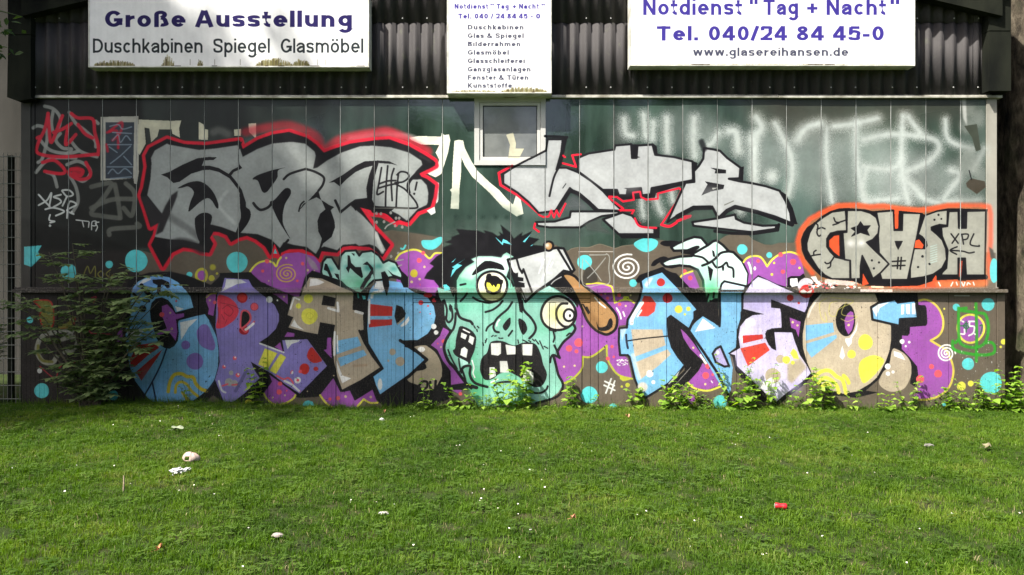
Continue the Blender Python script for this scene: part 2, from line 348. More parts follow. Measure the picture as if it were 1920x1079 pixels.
    F('W','705 632 905 590 800 690 750 780 715 832'); F('WH','230 205 290 150 370 128 378 150 310 185 240 212'); F('W','650 450 750 480 670 512')
    F('WH','95 705 310 705 240 800 200 830 130 830'); F('K','80 700 92 700 95 900 70 900')
    S('K',8,'270 215 300 260 385 345'); F('K','392 152 500 145 580 180 590 245 560 250 520 210 440 210 400 190'); S('K',7,'470 210 470 300 560 290'); S('K',5,'180 310 220 350')
    E('K',285,480,40); S('K',6,'300 385 350 390'); E('K',570,320,18,13)
    F('RD','220 890 420 860 470 920 370 980 200 1130 150 1130 140 1050'); F('RD','505 938 470 1000 270 1290 210 1190 370 1050')
    F((140,112,192),'890 750 910 700 960 655 1020 670 1060 760 1100 880 1080 945 1000 930 920 870',sm=1,a=.95); E((140,112,192),768,887,50); E((140,112,192),872,1070,95)
    for x,y in ((640,1000),(330,1250),(700,1200)): E((120,160,180),x,y,70,110,soft=8,a=.5)
    S('NV',3,'550 930 480 1120 390 1300 310 1440'); S('NV',3,'390 1300 435 1520')
    S((222,196,50),6.6,'570 1410 590 1300 640 1220 720 1210 780 1240 850 1250 880 1320 940 1380 1000 1400'); S((222,196,50),5.2,'650 1420 660 1340 710 1300 780 1330 830 1400 900 1460'); S((222,196,50),5.5,'730 1420 810 1530')
    S('NV',3,'1040 620 1120 790 1145 960 1135 1140 1090 1290 1000 1410',a=.8)
    # R
    T(0,0,1)
    F('LV','421 522 466 525 473 538 487 550 500 560 515 573 523 590 523 603 517 618 503 632 486 643 508 653 533 661 529 639 576 637 613 687 562 739 533 720 510 702 470 679 477 695 487 710 460 737 437 755 420 755 410 730 403 713 409 693 412 680 410 650 404 615 405 583 408 550 415 547')
    T(220,500)
    F('WH','1225 145 1390 150 1455 185 1350 200 1270 240 1170 290 1210 230')
    F((232,62,84),'1130 340 1200 330 1280 370 1340 430 1365 510 1330 590 1260 650 1180 695 1110 690 1130 560',sm=1)
    for p in ('1160 410 1290 440 1380 480','1180 480 1240 440 1300 500 1260 560 1200 520','1130 460 1140 640','1170 540 1200 600','1230 600 1215 640'): S((90,30,50),1,p,a=.8)
    E((190,30,40),1405,355,60,58); E((226,60,60),1405,350,42); E('CO',1540,455,42,o=1,oc=(160,40,70)); E('WH',1710,375,37); E('WH',1800,385,10)
    E((170,24,40),1425,720,56,52); F('K','1400 510 1450 500 1490 540 1495 600 1460 650 1390 695 1385 600',o=3.4,oc='CO',sm=1); S('CO',3,'1395 700 1440 740 1470 700 1540 620'); S('W',4.5,'1442 712 1475 690 1530 645')
    for x,y,r in ((1320,1035,22),(1200,1132,20),(1355,1225,25)): E('CO',x,y,r); E('W',x+6,y-9,r*.45)
    E('GY',1280,1200,26); E('GY',1255,1305,45); E('GY',1320,1320,38); S('CO',3,'1180 1345 1240 1325'); S('CO',3,'1290 1335 1345 1330'); S('WH',3.5,'1140 1290 1170 1390 1215 1420')
    F('YE','1660 930 1790 980 1690 1145 1590 1100',o=2,oc='YE'); F('YE','1835 995 1885 1025 1780 1200 1722 1170',o=3,oc='YE'); S('WH',3,'1602 868 1870 968',0)
    S('NV',6,'1450 1180 1330 1400',a=.35,soft=3,spk=.8)
    # lower cut-outs and discs
    T(500,600)
    F('PU','-35 830 60 700 30 620 330 840 310 870 230 935 130 958 40 935 0 900'); S('YE',3.5,'-32 832 0 890 60 940 140 958 230 930 300 885 322 850')
    DOTS('CO','150 722 24 140 815 30 225 802 10'); DOTS('OB','68 880 12 205 853 11')
    E('PU',265,178,1); F('PU','200 195 232 142 312 155 310 196'); F('PU','90 308 152 255 182 362'); F('PU','680 205 725 205 732 437 640 342 675 335')
    F('PU','600 850 750 660 830 820 935 800 990 915 1190 790 1245 940 1160 940 1090 895 1020 985 880 1010 750 1005 660 930'); S('YE',3.6,'600 850 660 930 750 1003'); S('YE',3.6,'1020 975 1060 930 1090 895',0); S('YE',3.6,'1090 895 1160 935 1245 935')
    DOTS('CO','802 885 24 712 895 18'); DOTS('OB','887 868 15 1170 873 14'); F('TE','402 1020 402 960 430 920 470 910 515 925 540 975 545 1040 402 1050'); E((214,206,60),15,943,0); E((214,206,60),-205,943,45); E((214,206,60),-110,940,22)
    DOTS('OB','458 808 8 755 632 8')
    # R leg print
    F('WH','205 232 375 230 360 250 280 275 235 335'); F('RD','505 312 545 350 620 455 590 480 540 490 490 470 455 420 465 360',sm=1); E('RD',425,555,55,62); E('RD',553,555,28,24)
    E('CO',378,585,20); E('WH',285,595,16,20); S('CO',1.6,'270 605 275 580 290 575'); E('WH',348,683,37); E('CO',350,683,16); S('CO',3,'110 630 190 670 240 655 290 700 300 750 370 805'); S('WH',4,'200 690 280 730 360 800')
    # A
    T(500,500)
    F('TN','480 125 620 140 800 220 960 285 975 310 965 490 1080 520 1090 715 1040 725 1100 860 1190 1010 1280 1140 1060 1280 850 1390 800 1260 760 1080 740 860 770 660 600 630 575 765 440 740 245 690 300 575 235 550 290 345 385 340 420 230')
    S('K',4,'1040 725 1100 860 1190 1010 1290 1140 1060 1290 850 1400',0)
    F('K','640 330 770 360 760 450 620 430',o=1.5); S('W',4.5,'795 410 805 505 690 470',0)
    for x,y,r in ((468,365,52),(357,448,30),(480,563,92)): E('YE',x,y,r)
    S((190,184,64),1.2,'440 560 470 520 520 550 500 590 460 580',a=.7)
    F('W','310 600 345 660 420 718 270 672'); S('W',3,'365 375 308 350 265 480',0); F('W','490 142 560 140 650 180 590 210 480 228'); S('W',5,'998 508 1075 530')
    F('BL','790 840 1020 795 1060 890 780 990',o=1,oc='BL'); F('BL','800 1035 1090 940 1125 1000 830 1130'); S('W',4,'765 740 760 1000'); S('W',2.5,'792 780 795 900 800 960'); F('W','780 1050 850 1230 950 1262 850 1318 800 1190')
    S((160,120,90),4,'980 1120 1120 1110',soft=4,a=.4)
    # apple + tag
    T(0,0,1)
    F((176,163,140),'776 656 787 649 803 650 817 662 826 678 829 697 826 717 815 733 798 735 785 724 765 715 768 700 800 690',sm=1,o=0)
    S('K',5,'803 648 818 660 828 678 832 697'); E('W',790,656,7,5)
    T(500,600)
    S('K',4.5,'1712 830 1715 740 1760 695 1805 705 1800 760 1760 780'); S('K',4.5,'1838 700 1845 780 1900 800'); S('K',5,'1900 690 1900 810 1960 790 1960 700'); S('K',4,'1950 760 1955 850')
    # P
    T(500,500)
    F('BL','1190 230 1260 150 1500 180 1650 290 1800 340 1880 450 1900 560 1880 660 1810 760 1700 830 1500 835 1560 900 1790 1050 1600 1230 1280 1450 1230 1340 1195 1225 1300 1150 1130 870 1115 700 1130 400 1160 270')
    S('K',5,'1130 400 1115 700 1130 870 1300 1150 1195 1225',0); S('K',6,'1500 835 1640 920 1800 1050 1600 1235 1280 1458',0); S('K',3,'1560 900 1640 930 1795 1040')
    F('K','1460 440 1520 460 1560 530 1540 590 1465 650 1440 560',o=1.5)
    F('RD','1165 425 1418 455 1410 562 1160 560'); F('RD','1145 602 1412 598 1410 662 1150 690')
    F('W','1502 670 1560 615 1600 562 1605 610 1570 660 1515 685'); S('W',4,'1155 380 1150 500 1152 640'); F((176,163,140),'1460 650 1560 560 1550 600 1480 655')
    for x,y,r in ((1415,965,37),(1500,1072,52),(1368,1065,13)): E('TN',x,y,r)
    E('WH',1275,1330,26,66); E((226,60,70),1735,410,28); E((210,50,60),1815,325,50,28); E((210,50,60),1885,385,24); DOTS('CO','1815 447 12 1725 518 8 1840 535 8')
    S('W',5,'1180 350 1200 300 1300 270 1320 200 1240 170',soft=2); F('WH','1190 250 1250 160 1350 190 1290 270')
    S('K',2,'1745 410 1900 408'); E('W',1880,678,30); E('W',1906,746,25)
    F('PU','1850 890 1918 830 1935 790 1990 760 2010 820 1960 1000 1918 930',sm=0); 
    # knuckles
    T(550,360)
    F('MT','310 900 330 790 370 740 430 740 510 870 530 720 580 670 700 660 740 720 770 680 880 665 960 720 1010 800 1070 770 1150 800 1220 920 1230 980 1100 960 1000 990 900 1000 830 1060 750 1150 600 1040 500 1000 320 940',o=4)
    for x,y,r in ((400,870,50),(850,860,60),(600,850,30),(960,840,45),(1130,870,40)): E('MD',x,y,r,r*.55,soft=3,a=.8)
    E((120,214,170),680,1000,130,60,soft=9,a=.8)
    F('K','355 810 380 815 440 960 420 985 380 900 340 880'); F('K','610 715 635 720 650 800 700 850 760 850 785 960 770 975 700 920 640 860 620 915 590 860 610 840'); F('K','650 690 690 700 685 730'); F('K','780 820 830 785 900 860 905 960 880 900 840 830')
    F('K','985 910 1030 895 1070 960 1080 1060 1050 1180 1010 1060'); F('K','1060 880 1120 930 1200 960 1230 980 1190 995 1120 960'); F('K','460 920 510 930 520 1000 480 960'); S('DK',6,'800 1000 850 950 880 900'); F('K','1230 900 1290 960 1290 1079 1240 1079 1200 990')
    S('GY',2.2,'1150 780 1235 765'); S('GY',2.2,'1180 840 1215 825')
    T(500,500)
    F((150,214,186),'830 150 1180 150 1120 230 1060 290 1010 285 900 220'); E('MG',1050,200,60,40,soft=6,a=.6); S('DK',7,'1070 240 1110 170 1150 120',soft=2); F('TE','1070 330 1110 335 1112 370 1085 375'); S('MD',3,'1022 310 1030 350')
    # ---- right of the head: purple ground
    T(1060,590)
    F('PU','-140 780 0 772 60 740 130 680 190 600 195 475 270 482 350 442 465 350 470 480 500 560 570 660 640 700 750 725 700 500 600 400 600 130 690 120 790 -110 700 -190 560 -200 540 -320 400 -350 250 -330 -60 -300 -200 300')
    S((186,190,60),3.6,'-60 775 0 770 60 740 130 680 188 600 195 478',1); S((186,190,60),3.6,'195 478 270 482 350 442 465 350'); S((186,190,60),3.6,'465 350 470 480 500 560 570 660 640 700 750 725')
    S((222,222,70),3.4,'240 -340 370 -350 500 -320 530 -280 555 -130',1); S((222,222,70),3.4,'555 -130 640 -160 720 -160 770 -130'); F((200,210,60),'640 -160 660 -200 710 -200 725 -160')
    for x,y,r in ((150,320,48),(42,385,36),(125,418,22),(525,365,18),(478,500,22),(545,480,14),(605,-215,22),(475,-180,18),(405,-220,12),(612,-110,18)): E('CO',x,y,r)
    DOTS('TA','190 138 11 105 580 12 -15 590 12 680 -93 11 735 -213 10 450 -228 10')
    S('W',3,'575 -70 610 -10 625 50'); S('W',3,'650 -25 665 20')
    for k in range(40):
        x = 580 + 120*RNG.random(); E('WH',x,510+70*RNG.random(),3+9*RNG.random(),3+4*RNG.random())
    for c in ((270,910,95),(410,597,67),(537,1050,45)): E('TE',*c)
    for p in ('515 725 455 885','555 750 510 890','445 755 550 803','435 798 555 855'): S('WH',3,p,0,spk=.4)
    F((190,194,60),'605 680 640 690 700 710 740 730 700 745 650 755 615 730'); E((190,194,60),700,797,25); E((190,194,60),635,815,13)
    # ---- the head
    T(790,590)
    F('PU','245 150 330 190 270 300 255 400 300 520 380 620 500 790 430 900 340 850 330 640 240 520 180 400 110 345 210 240'); DOTS('CO','250 305 23 185 330 9 440 895 20'); DOTS('OB','220 370 10')
    F('K','240 520 330 640 335 800 500 815 620 830 610 860 350 850 300 960 180 990 0 960 0 860 150 850 230 700')
    T(790,420)
    F('K','30 620 60 560 140 480 90 450 170 370 240 330 240 270 350 230 260 210 340 180 340 150 430 120 390 60 500 70 640 80 720 110 700 75 800 100 860 140 890 130 870 90 920 120 890 10 1000 100 1040 170 1090 130 1140 95 1130 140 1250 80 1210 150 1330 175 1250 240 1370 250 1380 290 1060 400 1060 700 980 760 400 800 360 1100 240 900 150 860 180 690 120 680 150 640',soft=.6)
    F('PU','140 640 190 700 210 740 160 760 0 760 -20 640 30 625',a=1)
    FP='400 740 400 640 430 580 500 490 600 430 560 400 640 370 800 370 900 385 920 350 960 325 1040 375 980 400 1000 500 960 600 1010 640 1060 760 1150 860 1460 690 1560 760 1650 830 1740 900 1740 1100 1720 1180 1600 1340 1540 1440 1555 1510 1490 1490 1520 1600 1570 1750 1580 1830 1540 1900 1440 1980 1300 2020 640 2060 560 1900 500 1800 440 1720 370 1620 300 1540 250 1410 275 1310 335 1210 290 1190 250 1100 240 900 200 820 180 720 330 760 360 830'
    F('FC',FP); F('K','330 760 400 740 410 1000 370 960 380 800')
    F((220,248,240),'430 600 500 500 620 440 570 405 640 375 800 375 900 390 930 350 1030 375 975 400 990 500 950 600 900 560 780 520 640 560 560 640',soft=2)
    for x,y,rx,ry,c,a in ((470,620,80,60,'MG',.45),(520,760,130,60,'MG',.5),(460,930,90,60,(80,190,150),.7),(700,930,90,50,(80,190,150),.5),(580,790,110,24,'MD',.7),(1380,800,200,60,'MD',.7),(1350,1160,120,70,'MG',.35),(950,1060,90,90,'MG',.35),(560,1500,70,160,'MG',.6),(620,1800,90,170,(60,180,110),.8),(350,1420,50,150,'MG',.5),(1660,1180,60,60,(80,200,140),.9),(1000,1690,160,40,'MG',.6),(760,1780,140,60,(120,215,170),.5),(1240,1100,60,120,(150,215,200),.5),(1050,680,60,160,(90,190,150),.5)): E(c,x,y,rx,ry,soft=10,a=a)
    F((180,226,222),'900 1790 1400 1900 1520 1900 1300 1990 1250 2000 1100 1850',soft=6,a=.8)
    F('K','570 570 620 500 700 430 740 420 800 425 900 460 935 510 920 525 840 510 740 510 660 545 590 580',sm=1)
    E((246,242,222),795,705,170,172,o=4.6); F((200,204,110),'640 770 940 770 920 830 860 865 740 865 680 830',soft=2,a=.6); E('YE',808,690,88,95,o=4); E('YE',800,720,60,60,a=.6)
    F('K','725 620 740 570 780 565 800 600 860 620 920 640 905 690 860 680 840 720 810 690 800 710 770 670 740 660',sm=1); S('K',5,'740 760 810 785 880 760')
    S('K',4,'438 690 495 678'); S('K',4,'580 830 640 865 740 890 800 885'); S('K',4,'720 995 800 970 870 920 912 870'); S('K',4,'440 870 480 830 512 785')
    S('K',4.2,'1020 885 970 960 900 1020 840 1080 810 1160 830 1210 870 1222'); S('K',3.6,'820 1110 750 1160 728 1205')
    S('K',4.6,'1130 870 1150 970 1240 1070 1285 1160 1270 1230 1215 1290'); F('K','1000 1058 1000 1140 950 1205 915 1160 950 1100',sm=1); F('K','1095 1070 1160 1100 1190 1170 1180 1220 1140 1250 1100 1160',sm=1); S('K',3.6,'1022 1205 980 1262')
    S('K',4.5,'242 870 250 1050 275 1150 340 1205 375 1130 385 1010'); S('K',4,'255 860 285 960 280 1060'); S('K',4,'270 1050 295 1105 325 1100 350 1050 340 960 320 930'); F('K','320 900 350 930 330 1000 310 960')
    S('K',5,'395 960 430 1050 500 1085 550 1100 575 1130'); S('K',2.6,'590 1150 605 1175'); S('K',2.6,'630 1155 645 1172'); S('K',2.6,'622 1190 628 1212')
    F('K','430 1160 480 1160 560 1200 610 1260 617 1310 600 1420 560 1520 540 1580 440 1520 380 1480 355 1430 380 1400 390 1300 410 1220',sm=1)
    for p in ('450 1225 515 1255 495 1305 443 1280','545 1258 597 1285 577 1366 528 1330','450 1410 485 1388 522 1420 507 1512 438 1480'): F('WH',p)
    S('W',2.5,'470 1190 540 1225'); F('MT','430 1510 525 1560 520 1600 450 1605')
    S('K',5,'440 1660 480 1610 550 1605 545 1700 600 1790 740 1838'); S('K',4,'460 1650 490 1740 500 1810'); S('K',5.5,'335 1210 275 1310 255 1410 300 1540 370 1620 460 1740 520 1815 560 1850'); S('K',6.5,'620 1845 500 1815 420 1820 330 1835'); S('K',3.2,'300 1420 340 1520 400 1630'); S('K',3,'420 1520 430 1600 450 1680')
    F('K','770 1350 820 1320 920 1325 1000 1360 1060 1370 1150 1340 1260 1345 1310 1390 1350 1490 1370 1580 1410 1680 1400 1760 1350 1830 1280 1840 1200 1810 1150 1760 1050 1700 980 1670 880 1690 800 1750 720 1760 680 1710 660 1640 670 1540 700 1490 740 1450',sm=1)
    for p in ('785 1350 890 1345 890 1460 860 1480 790 1470','950 1365 1055 1385 1055 1465 965 1470','1135 1360 1245 1360 1240 1480 1140 1475','885 1550 960 1550 980 1670 890 1670','770 1620 820 1620 832 1710 770 1742','1185 1645 1255 1680 1250 1800 1140 1760 1155 1690'): F((224,226,222),p,o=1.5,oc=(224,226,222))
    S('K',4,'820 1822 870 1790 1000 1780 1100 1810 1200 1890 1330 1905 1400 1870 1420 1830'); S('W',2.4,'570 1540 590 1620 580 1680 600 1730'); S('W',2,'780 1785 860 1750'); S('W',2.5,'845 1150 855 1110 880 1080')
    for p in ('718 1340 735 1295','725 1330 720 1315','790 1270 806 1258','825 1265 840 1262','870 1285 880 1290','895 1290 915 1288','1085 1310 1092 1345','1140 1310 1160 1318','1165 1320 1200 1340','1205 1315 1230 1330','1250 1300 1270 1320','1280 1305 1320 1355','1330 1320 1370 1410','1380 1380 1420 1402','690 1340 698 1370'): S('K',2.4,p,0)
    S('K',4.8,'1705 1130 1730 1180 1690 1250 1600 1330 1540 1420 1530 1450 1555 1510',1); S('K',4.2,'1555 1512 1490 1478 1460 1500 1448 1560'); S('K',4.8,'1485 1490 1510 1580 1540 1700 1590 1800 1570 1900 1500 1960 1400 1990 1290 2020'); S('K',4,'1495 1370 1540 1460'); S('K',3.5,'1440 1195 1510 1210'); S('K',3.5,'1485 1215 1497 1280 1485 1330'); S('K',3.2,'1635 1260 1665 1235 1690 1240')
    for p in ('830 150 870 200 915 245 925 215 1020 240 960 190 920 175 905 215','1140 205 1230 120 1165 210','1225 255 1260 230 1245 250','335 440 390 390 360 430','345 490 490 400 410 455 460 470 390 520 330 605 350 520 370 505'): F((110,226,238),p)
    F('TE','245 690 280 685 320 720 325 750 260 755'); E('K',1060,1000,1)
    # cleaver, handle and loose eye
    F((206,210,210),'970 405 1070 385 1380 300 1530 270 1600 280 1720 520 1690 550 1600 530 1500 620 1390 700 1300 760 1170 880 1130 770 1060 620 1000 500',o=4.8)
    for x,y,r in ((1250,540,90),(1450,470,80),(1330,650,60)): E((160,164,166),x,y,r,r*.8,soft=12,a=.5)
    S('K',4,'1068 385 1100 500 1132 555 1147 512 1180 600 1242 765',0); S('K',4.4,'1530 275 1680 525')
    for p in ('1380 400 1320 560','1470 355 1350 650','1478 435 1450 490'): S('W',2.4,p,0)
    S('W',3.2,'1012 430 1045 540')
    F('K','1000 520 1060 560 1090 550 1090 600 1150 610 1150 650 1080 650 1160 670 1165 720 1100 720 1120 800 1140 900 1140 1010 1105 990 1090 880 1060 760 1050 700'); F('K','960 400 1000 500 970 590 1020 640 1050 700 1030 720 1005 650 955 600 990 500'); S('W',2,'1130 780 1160 850')
    E('WD',1430,252,52,o=4.2); E('W',1415,245,20,soft=2)
    F('K','1390 705 1500 620 1570 580 1620 560 1700 640 1800 760 1760 950 1690 850 1580 780 1480 720')
    F('MT','1440 700 1490 740 1560 775 1380 770 1330 765',a=.8); S('W',2,'1460 680 1500 640 1590 590',a=.7)
    F('WD','1590 590 1640 562 1720 590 1780 650 1870 730 2020 840 2150 970 2200 1060 2185 1180 2100 1245 2020 1230 1940 1180 1860 1080 1800 940 1690 730',o=5,sm=1)
    F((134,96,58),'1810 930 1870 1080 1950 1180 2020 1225 2000 1100 1900 960',soft=3,a=.6); S('W',2.6,'1950 830 2000 890 2070 945'); F('K','1970 1100 2000 1165 2080 1150 2110 1080 2140 1070 2155 1130 2120 1190 2050 1210 1990 1190',sm=1)
    for p in ('1820 910 1880 1010','1860 940 1890 1000'): S('K',3,p)
    E((240,238,224),1540,1010,196,190,o=4.8); E('YE',1490,1010,70,110,soft=9,a=.55); S('K',4.6,'1640 900 1570 905 1520 980 1530 1080 1590 1150 1650 1160'); E('YE',1580,1010,45,70,soft=6,a=.5)
    E('W',1660,1030,60,66,o=4.4); E('K',1672,1037,13,20)
    # ---- hand and right word
    T(1060,420)
    SP('W',3.1,695,490,172,3,5.0,.86); E('TE',762,670,43); F('TE','770 230 860 172 960 165 1040 200 1020 270 930 320 840 300',sm=1)
    E('TE',217,435,83); F((64,60,54),'205 560 240 500 290 485 340 530 360 600 350 660 210 665',sm=1)
    for p in ('150 315 545 315','155 315 155 710','545 100 545 710','935 330 935 700'): S((210,206,198),1.4,p,0,a=.85)
    for p in ('270 352 440 350 465 340 495 380 488 500 495 660 400 685 200 688 195 400','450 385 350 510 248 612','225 415 330 540 402 640'): S('GY',2,p,a=.85)
    F('PU','1310 600 1350 560 1440 545 1480 640 1510 720 1400 760 1280 650'); E('CO',1340,540,26); S('YE',3.5,'1285 620 1320 575 1430 535'); E('CO',1405,612,26)
    H='1190 265 1260 225 1360 180 1450 150 1530 160 1600 245 1660 200 1700 188 1770 240 1840 312 1890 322 1990 420 2060 560 2050 700 1990 730 1730 800 1700 1010 1600 900 1560 760 1550 640 1490 520 1400 480 1280 470 1200 490 1120 480 1080 440 1160 400 1290 370 1420 365 1440 345 1400 300 1220 305'
    F((222,250,244),H,o=4.8)
    E((96,214,150),1640,690,90,70,soft=9,a=.9); F((90,205,140),'1570 700 1720 720 1700 1000 1600 890',soft=3,a=.85); E((150,230,205),1560,520,70,60,soft=9,a=.7); S('MD',3,'1705 240 1705 340 1706 480',soft=2,a=.5)
    F('K','1070 215 1120 193 1262 198 1262 240 1150 258 1080 238',sm=1); F('K','965 472 1000 415 1100 370 1160 392 1150 420 1060 440 1005 478',sm=1)
    F('K','1300 330 1370 290 1480 248 1512 270 1450 320 1425 350',sm=1); S('K',4.6,'1425 345 1520 290 1600 245'); S('K',4.6,'1840 312 1750 330 1690 390 1620 440 1540 472')
    F('K','1650 300 1675 310 1690 380 1660 370'); S('K',4,'1440 360 1540 380 1600 430'); F('K','1600 470 1665 520 1640 645 1625 640'); S('K',4,'1660 440 1700 492 1760 480 1812 438 1832 482 1885 508 1892 600'); E('K',1775,505,14,30); S('K',3.5,'1150 480 1250 470 1290 465'); S('K',3,'1350 470 1400 475')
    for p in ('1590 860 1610 800','1665 830 1672 780','1630 870 1660 920'): S('K',4,p)
    # N black ground and letter
    S('K',9,'820 640 850 600 1090 515 1280 715',0); F('K','1100 505 1200 550 1250 560 1400 720 1560 760 1600 900 1690 1000 1710 1160 1500 1100 1380 900 1200 700')
    F('BL','845 640 900 600 1090 535 1270 720 1400 860 1510 990 1390 1190 1185 1040 1150 1070 1160 1250 1200 1390 1270 1500 1345 1590 1300 1650 1160 1800 1000 1900 900 1960 840 1900 780 1750 720 1500 700 1480 615 1480 600 1330 605 1180 690 1170 700 1079 760 980 830 850 860 720',o=4.4)
    F('W','890 690 940 620 990 605 920 720',soft=1.5); E('RD',1075,662,46); F((214,62,52),'885 812 960 820 1020 900 1005 990 930 1045 820 1045 850 950 865 860'); E((206,48,50),1150,838,56); DOTS('YE','1275 965 44 1385 960 25 1345 1022 14')
    S('W',7,'862 890 800 980 750 1070 745 1120',soft=1); S('W',3,'855 975 810 1045'); F((200,226,246),'615 1190 690 1180 660 1260 640 1330',soft=1,a=.9)
    F((204,188,164),'740 1190 1090 1190 1130 1370 780 1500'); F((204,188,164),'790 1560 1150 1415 1190 1470 1050 1600 850 1752')
    S('K',2.4,'690 1320 900 1290 1150 1265'); S('NV',4,'683 1250 688 1330 702 1400'); E('W',950,1690,40); E('W',990,1785,22); E((220,214,208),870,1840,56,soft=1); S('WH',8,'760 1480 780 1560 830 1740',soft=3,a=.55); F('WH','1160 1800 1290 1650 1240 1760 1170 1830',a=.8,spk=.6)
    F('K','1165 1050 1185 1035 1300 1130 1400 1200 1560 1440 1545 1560 1500 1640 1400 1760 1240 1890 1180 1900 1160 1820 1345 1655 1350 1590 1280 1500 1210 1400 1160 1280 1150 1120',o=2)
    F('PU','1298 1185 1360 1240 1440 1340 1530 1470 1560 1550 1500 1500 1400 1400 1330 1290'); DOTS('TA','1440 1398 12')
    for k in range(60):
        t = RNG.random(); S((150,145,140),.8,[1200+200*t, 1860-230*t, 1206+210*t+8, 1848-235*t-14],0,a=.5)
    F('PU','1545 1570 1640 1640 1740 1820 1600 1870 1450 1850 1378 1790 1500 1660'); S('YE',3.6,'1378 1790 1450 1850 1600 1880 1750 1830'); DOTS('CO','1580 1710 38 1660 1700 15'); DOTS('TA','1575 1808 13'); S('WH',2,'1640 1770 1655 1790')
    S('W',4,'1520 1480 1600 1600',spk=.4); E('CO',1605,1605,30)
    E('PU',1415,1970,55,75,o=3.5,oc=(170,180,60)); E('TE',1740,2010,78)
    T(0,0,1)
    F('BL','1349 542 1395 545 1393 590 1383 625 1380 652 1367 662 1374 690 1370 735 1362 742 1340 705 1320 670 1293 625 1293 618 1318 590 1346 612 1350 600',o=0)
    S('K',5,'1291 620 1320 662 1345 700 1364 738 1368 760',0); S('K',5,'1291 622 1300 602 1316 585',0); F('K','1300 585 1340 560 1346 560 1348 612 1318 594 1300 608')
    S('K',4.6,'1349 612 1350 590 1349 545',0); F((214,240,250),'1351 540 1353 533 1358 528 1398 537 1396 546 1349 546',o=4)
    F('W','1303 623 1318 598 1342 616'); F('LE','1336 664 1342 655 1351 650 1367 687 1358 688 1342 680',o=4.2,sm=0); E('W',1346,662,3,4)
    # E
    T(1340,420)
    F('K','300 790 420 640 490 570 560 590 800 700 980 770 1160 790 1120 850 1040 980 1000 1200 1060 1500 1150 1670 1000 1820 820 1960 700 2060 520 2000 230 1650 200 1500 150 1460 240 1400 250 1200 300 1040')
    F((214,206,240),'330 800 430 650 490 600 600 640 740 710 900 780 1105 815 1010 1000 860 945 740 900 645 860 640 935 740 950 762 1080 752 1172 640 1180 580 1220 570 1280 610 1370 690 1422 668 1220 870 1218 900 1320 960 1480 1040 1600 1095 1670 1000 1770 820 1900 700 2000 560 1900 400 1740 250 1600 230 1480 175 1465 290 1400 270 1280 290 1150 360 1060 450 1020 555 1022 440 990 325 960')
    for x,y,rx,ry in ((560,870,120,50),(640,1500,60,140),(900,1830,80,80),(310,1560,70,60),(980,900,60,50),(620,1080,90,50)): E('LE',x,y,rx,ry,soft=9,a=.8)
    F('LE','330 800 650 800 1100 820 1010 1000 740 900 640 862 600 900 640 940 700 960 560 1000 330 950',soft=2,a=.8)
    F('W','440 690 490 620 610 680 560 700'); E('W',400,1110,60,45,soft=2,a=.8); F('RD','905 700 905 700 905 700')
    E((204,52,48),850,835,38); E((204,52,48),948,893,14); E((200,48,44),1035,760,86,78); F('RD','315 1260 540 1248 547 1296 320 1350'); F((214,66,52),'290 1405 570 1340 622 1425 375 1605'); S('W',3,'302 1220 305 1330')
    F('K','640 860 1015 1005 1030 1000 1000 1200 975 1290 940 1285 900 1230 760 1175 752 1000 740 950 640 940',o=2); F('PU','845 1058 968 1105 945 1282 915 1195 862 1172'); DOTS('TA','880 1110 14 933 1147 12')
    F('K','570 1240 590 1200 680 1178 800 1172 870 1200 900 1215 870 1222 668 1218 690 1424 640 1400 590 1320',o=1); F('K','318 962 560 1020 430 1032 350 1080 290 1160 290 1000'); 
    E('TN',740,1525,48); E('TN',655,1715,88); F('TN','820 1580 960 1510 1040 1620 870 1800 820 1760',soft=2); F('YE','850 1460 885 1405 925 1440 952 1525 890 1520'); E('YE',808,1535,44); E('YE',880,1565,22)
    F('W','480 1770 560 1790 600 1750 650 1725 680 1800 640 1850 700 1880 600 1870 480 1860 520 1820',spk=.3,a=.9); E('W',720,1805,20)
    # purple cloud above E
    F('PU','325 432 360 392 430 365 520 382 590 480 650 402 740 342 850 322 960 355 1010 560 1000 600 800 710 700 680 490 580 370 690 385 560'); S('YE',3.6,'325 432 360 390 430 365 520 380 590 480',1); S('YE',3.6,'590 480 650 402 740 342 850 320 960 355')
    for x,y,r in ((490,422,20),(742,350,27),(883,432,34),(768,542,24)): E('CO',x,y,r)
    DOTS('YE','670 443 13 645 573 16 955 500 14'); S('W',4,'380 440 400 490 415 560'); E('W',453,505,14,22); E('TE',310,290,58); E('TE',615,355,33)
    # O
    F('K','1080 790 1160 770 1880 780 2050 1000 2040 1400 1950 1620 1840 1760 1700 1880 1840 1900 1600 1960 1300 1930 1130 1780 1040 1600 990 1400 1000 1100')
    F((196,182,158),'1200 790 1120 870 1060 960 1015 1100 992 1250 995 1400 1040 1560 1100 1700 1200 1800 1320 1880 1450 1915 1600 1890 1750 1800 1840 1720 1930 1540 1970 1420 1990 1280 1985 1160 1960 1000 1880 880 1800 790')
    S('W',3,'1195 800 1100 930 1050 1050',soft=2,a=.7); E('K',1475,1085,110,185); F('PU','1500 1010 1530 985 1560 1000 1570 1100 1545 1200 1505 1250 1470 1180 1460 1090 1480 1040'); DOTS('TA','1508 1142 14')
    F('BL','1025 1145 1330 1115 1345 1220 1025 1320'); F('BL','1030 1352 1370 1250 1376 1285 1090 1510 1035 1420'); E('YE',1697,1335,82,88); E('YE',1540,1470,48)
    F('YE','1620 1640 1645 1545 1740 1490 1830 1488 1908 1545 1830 1670 1690 1795 1640 1740',sm=1)
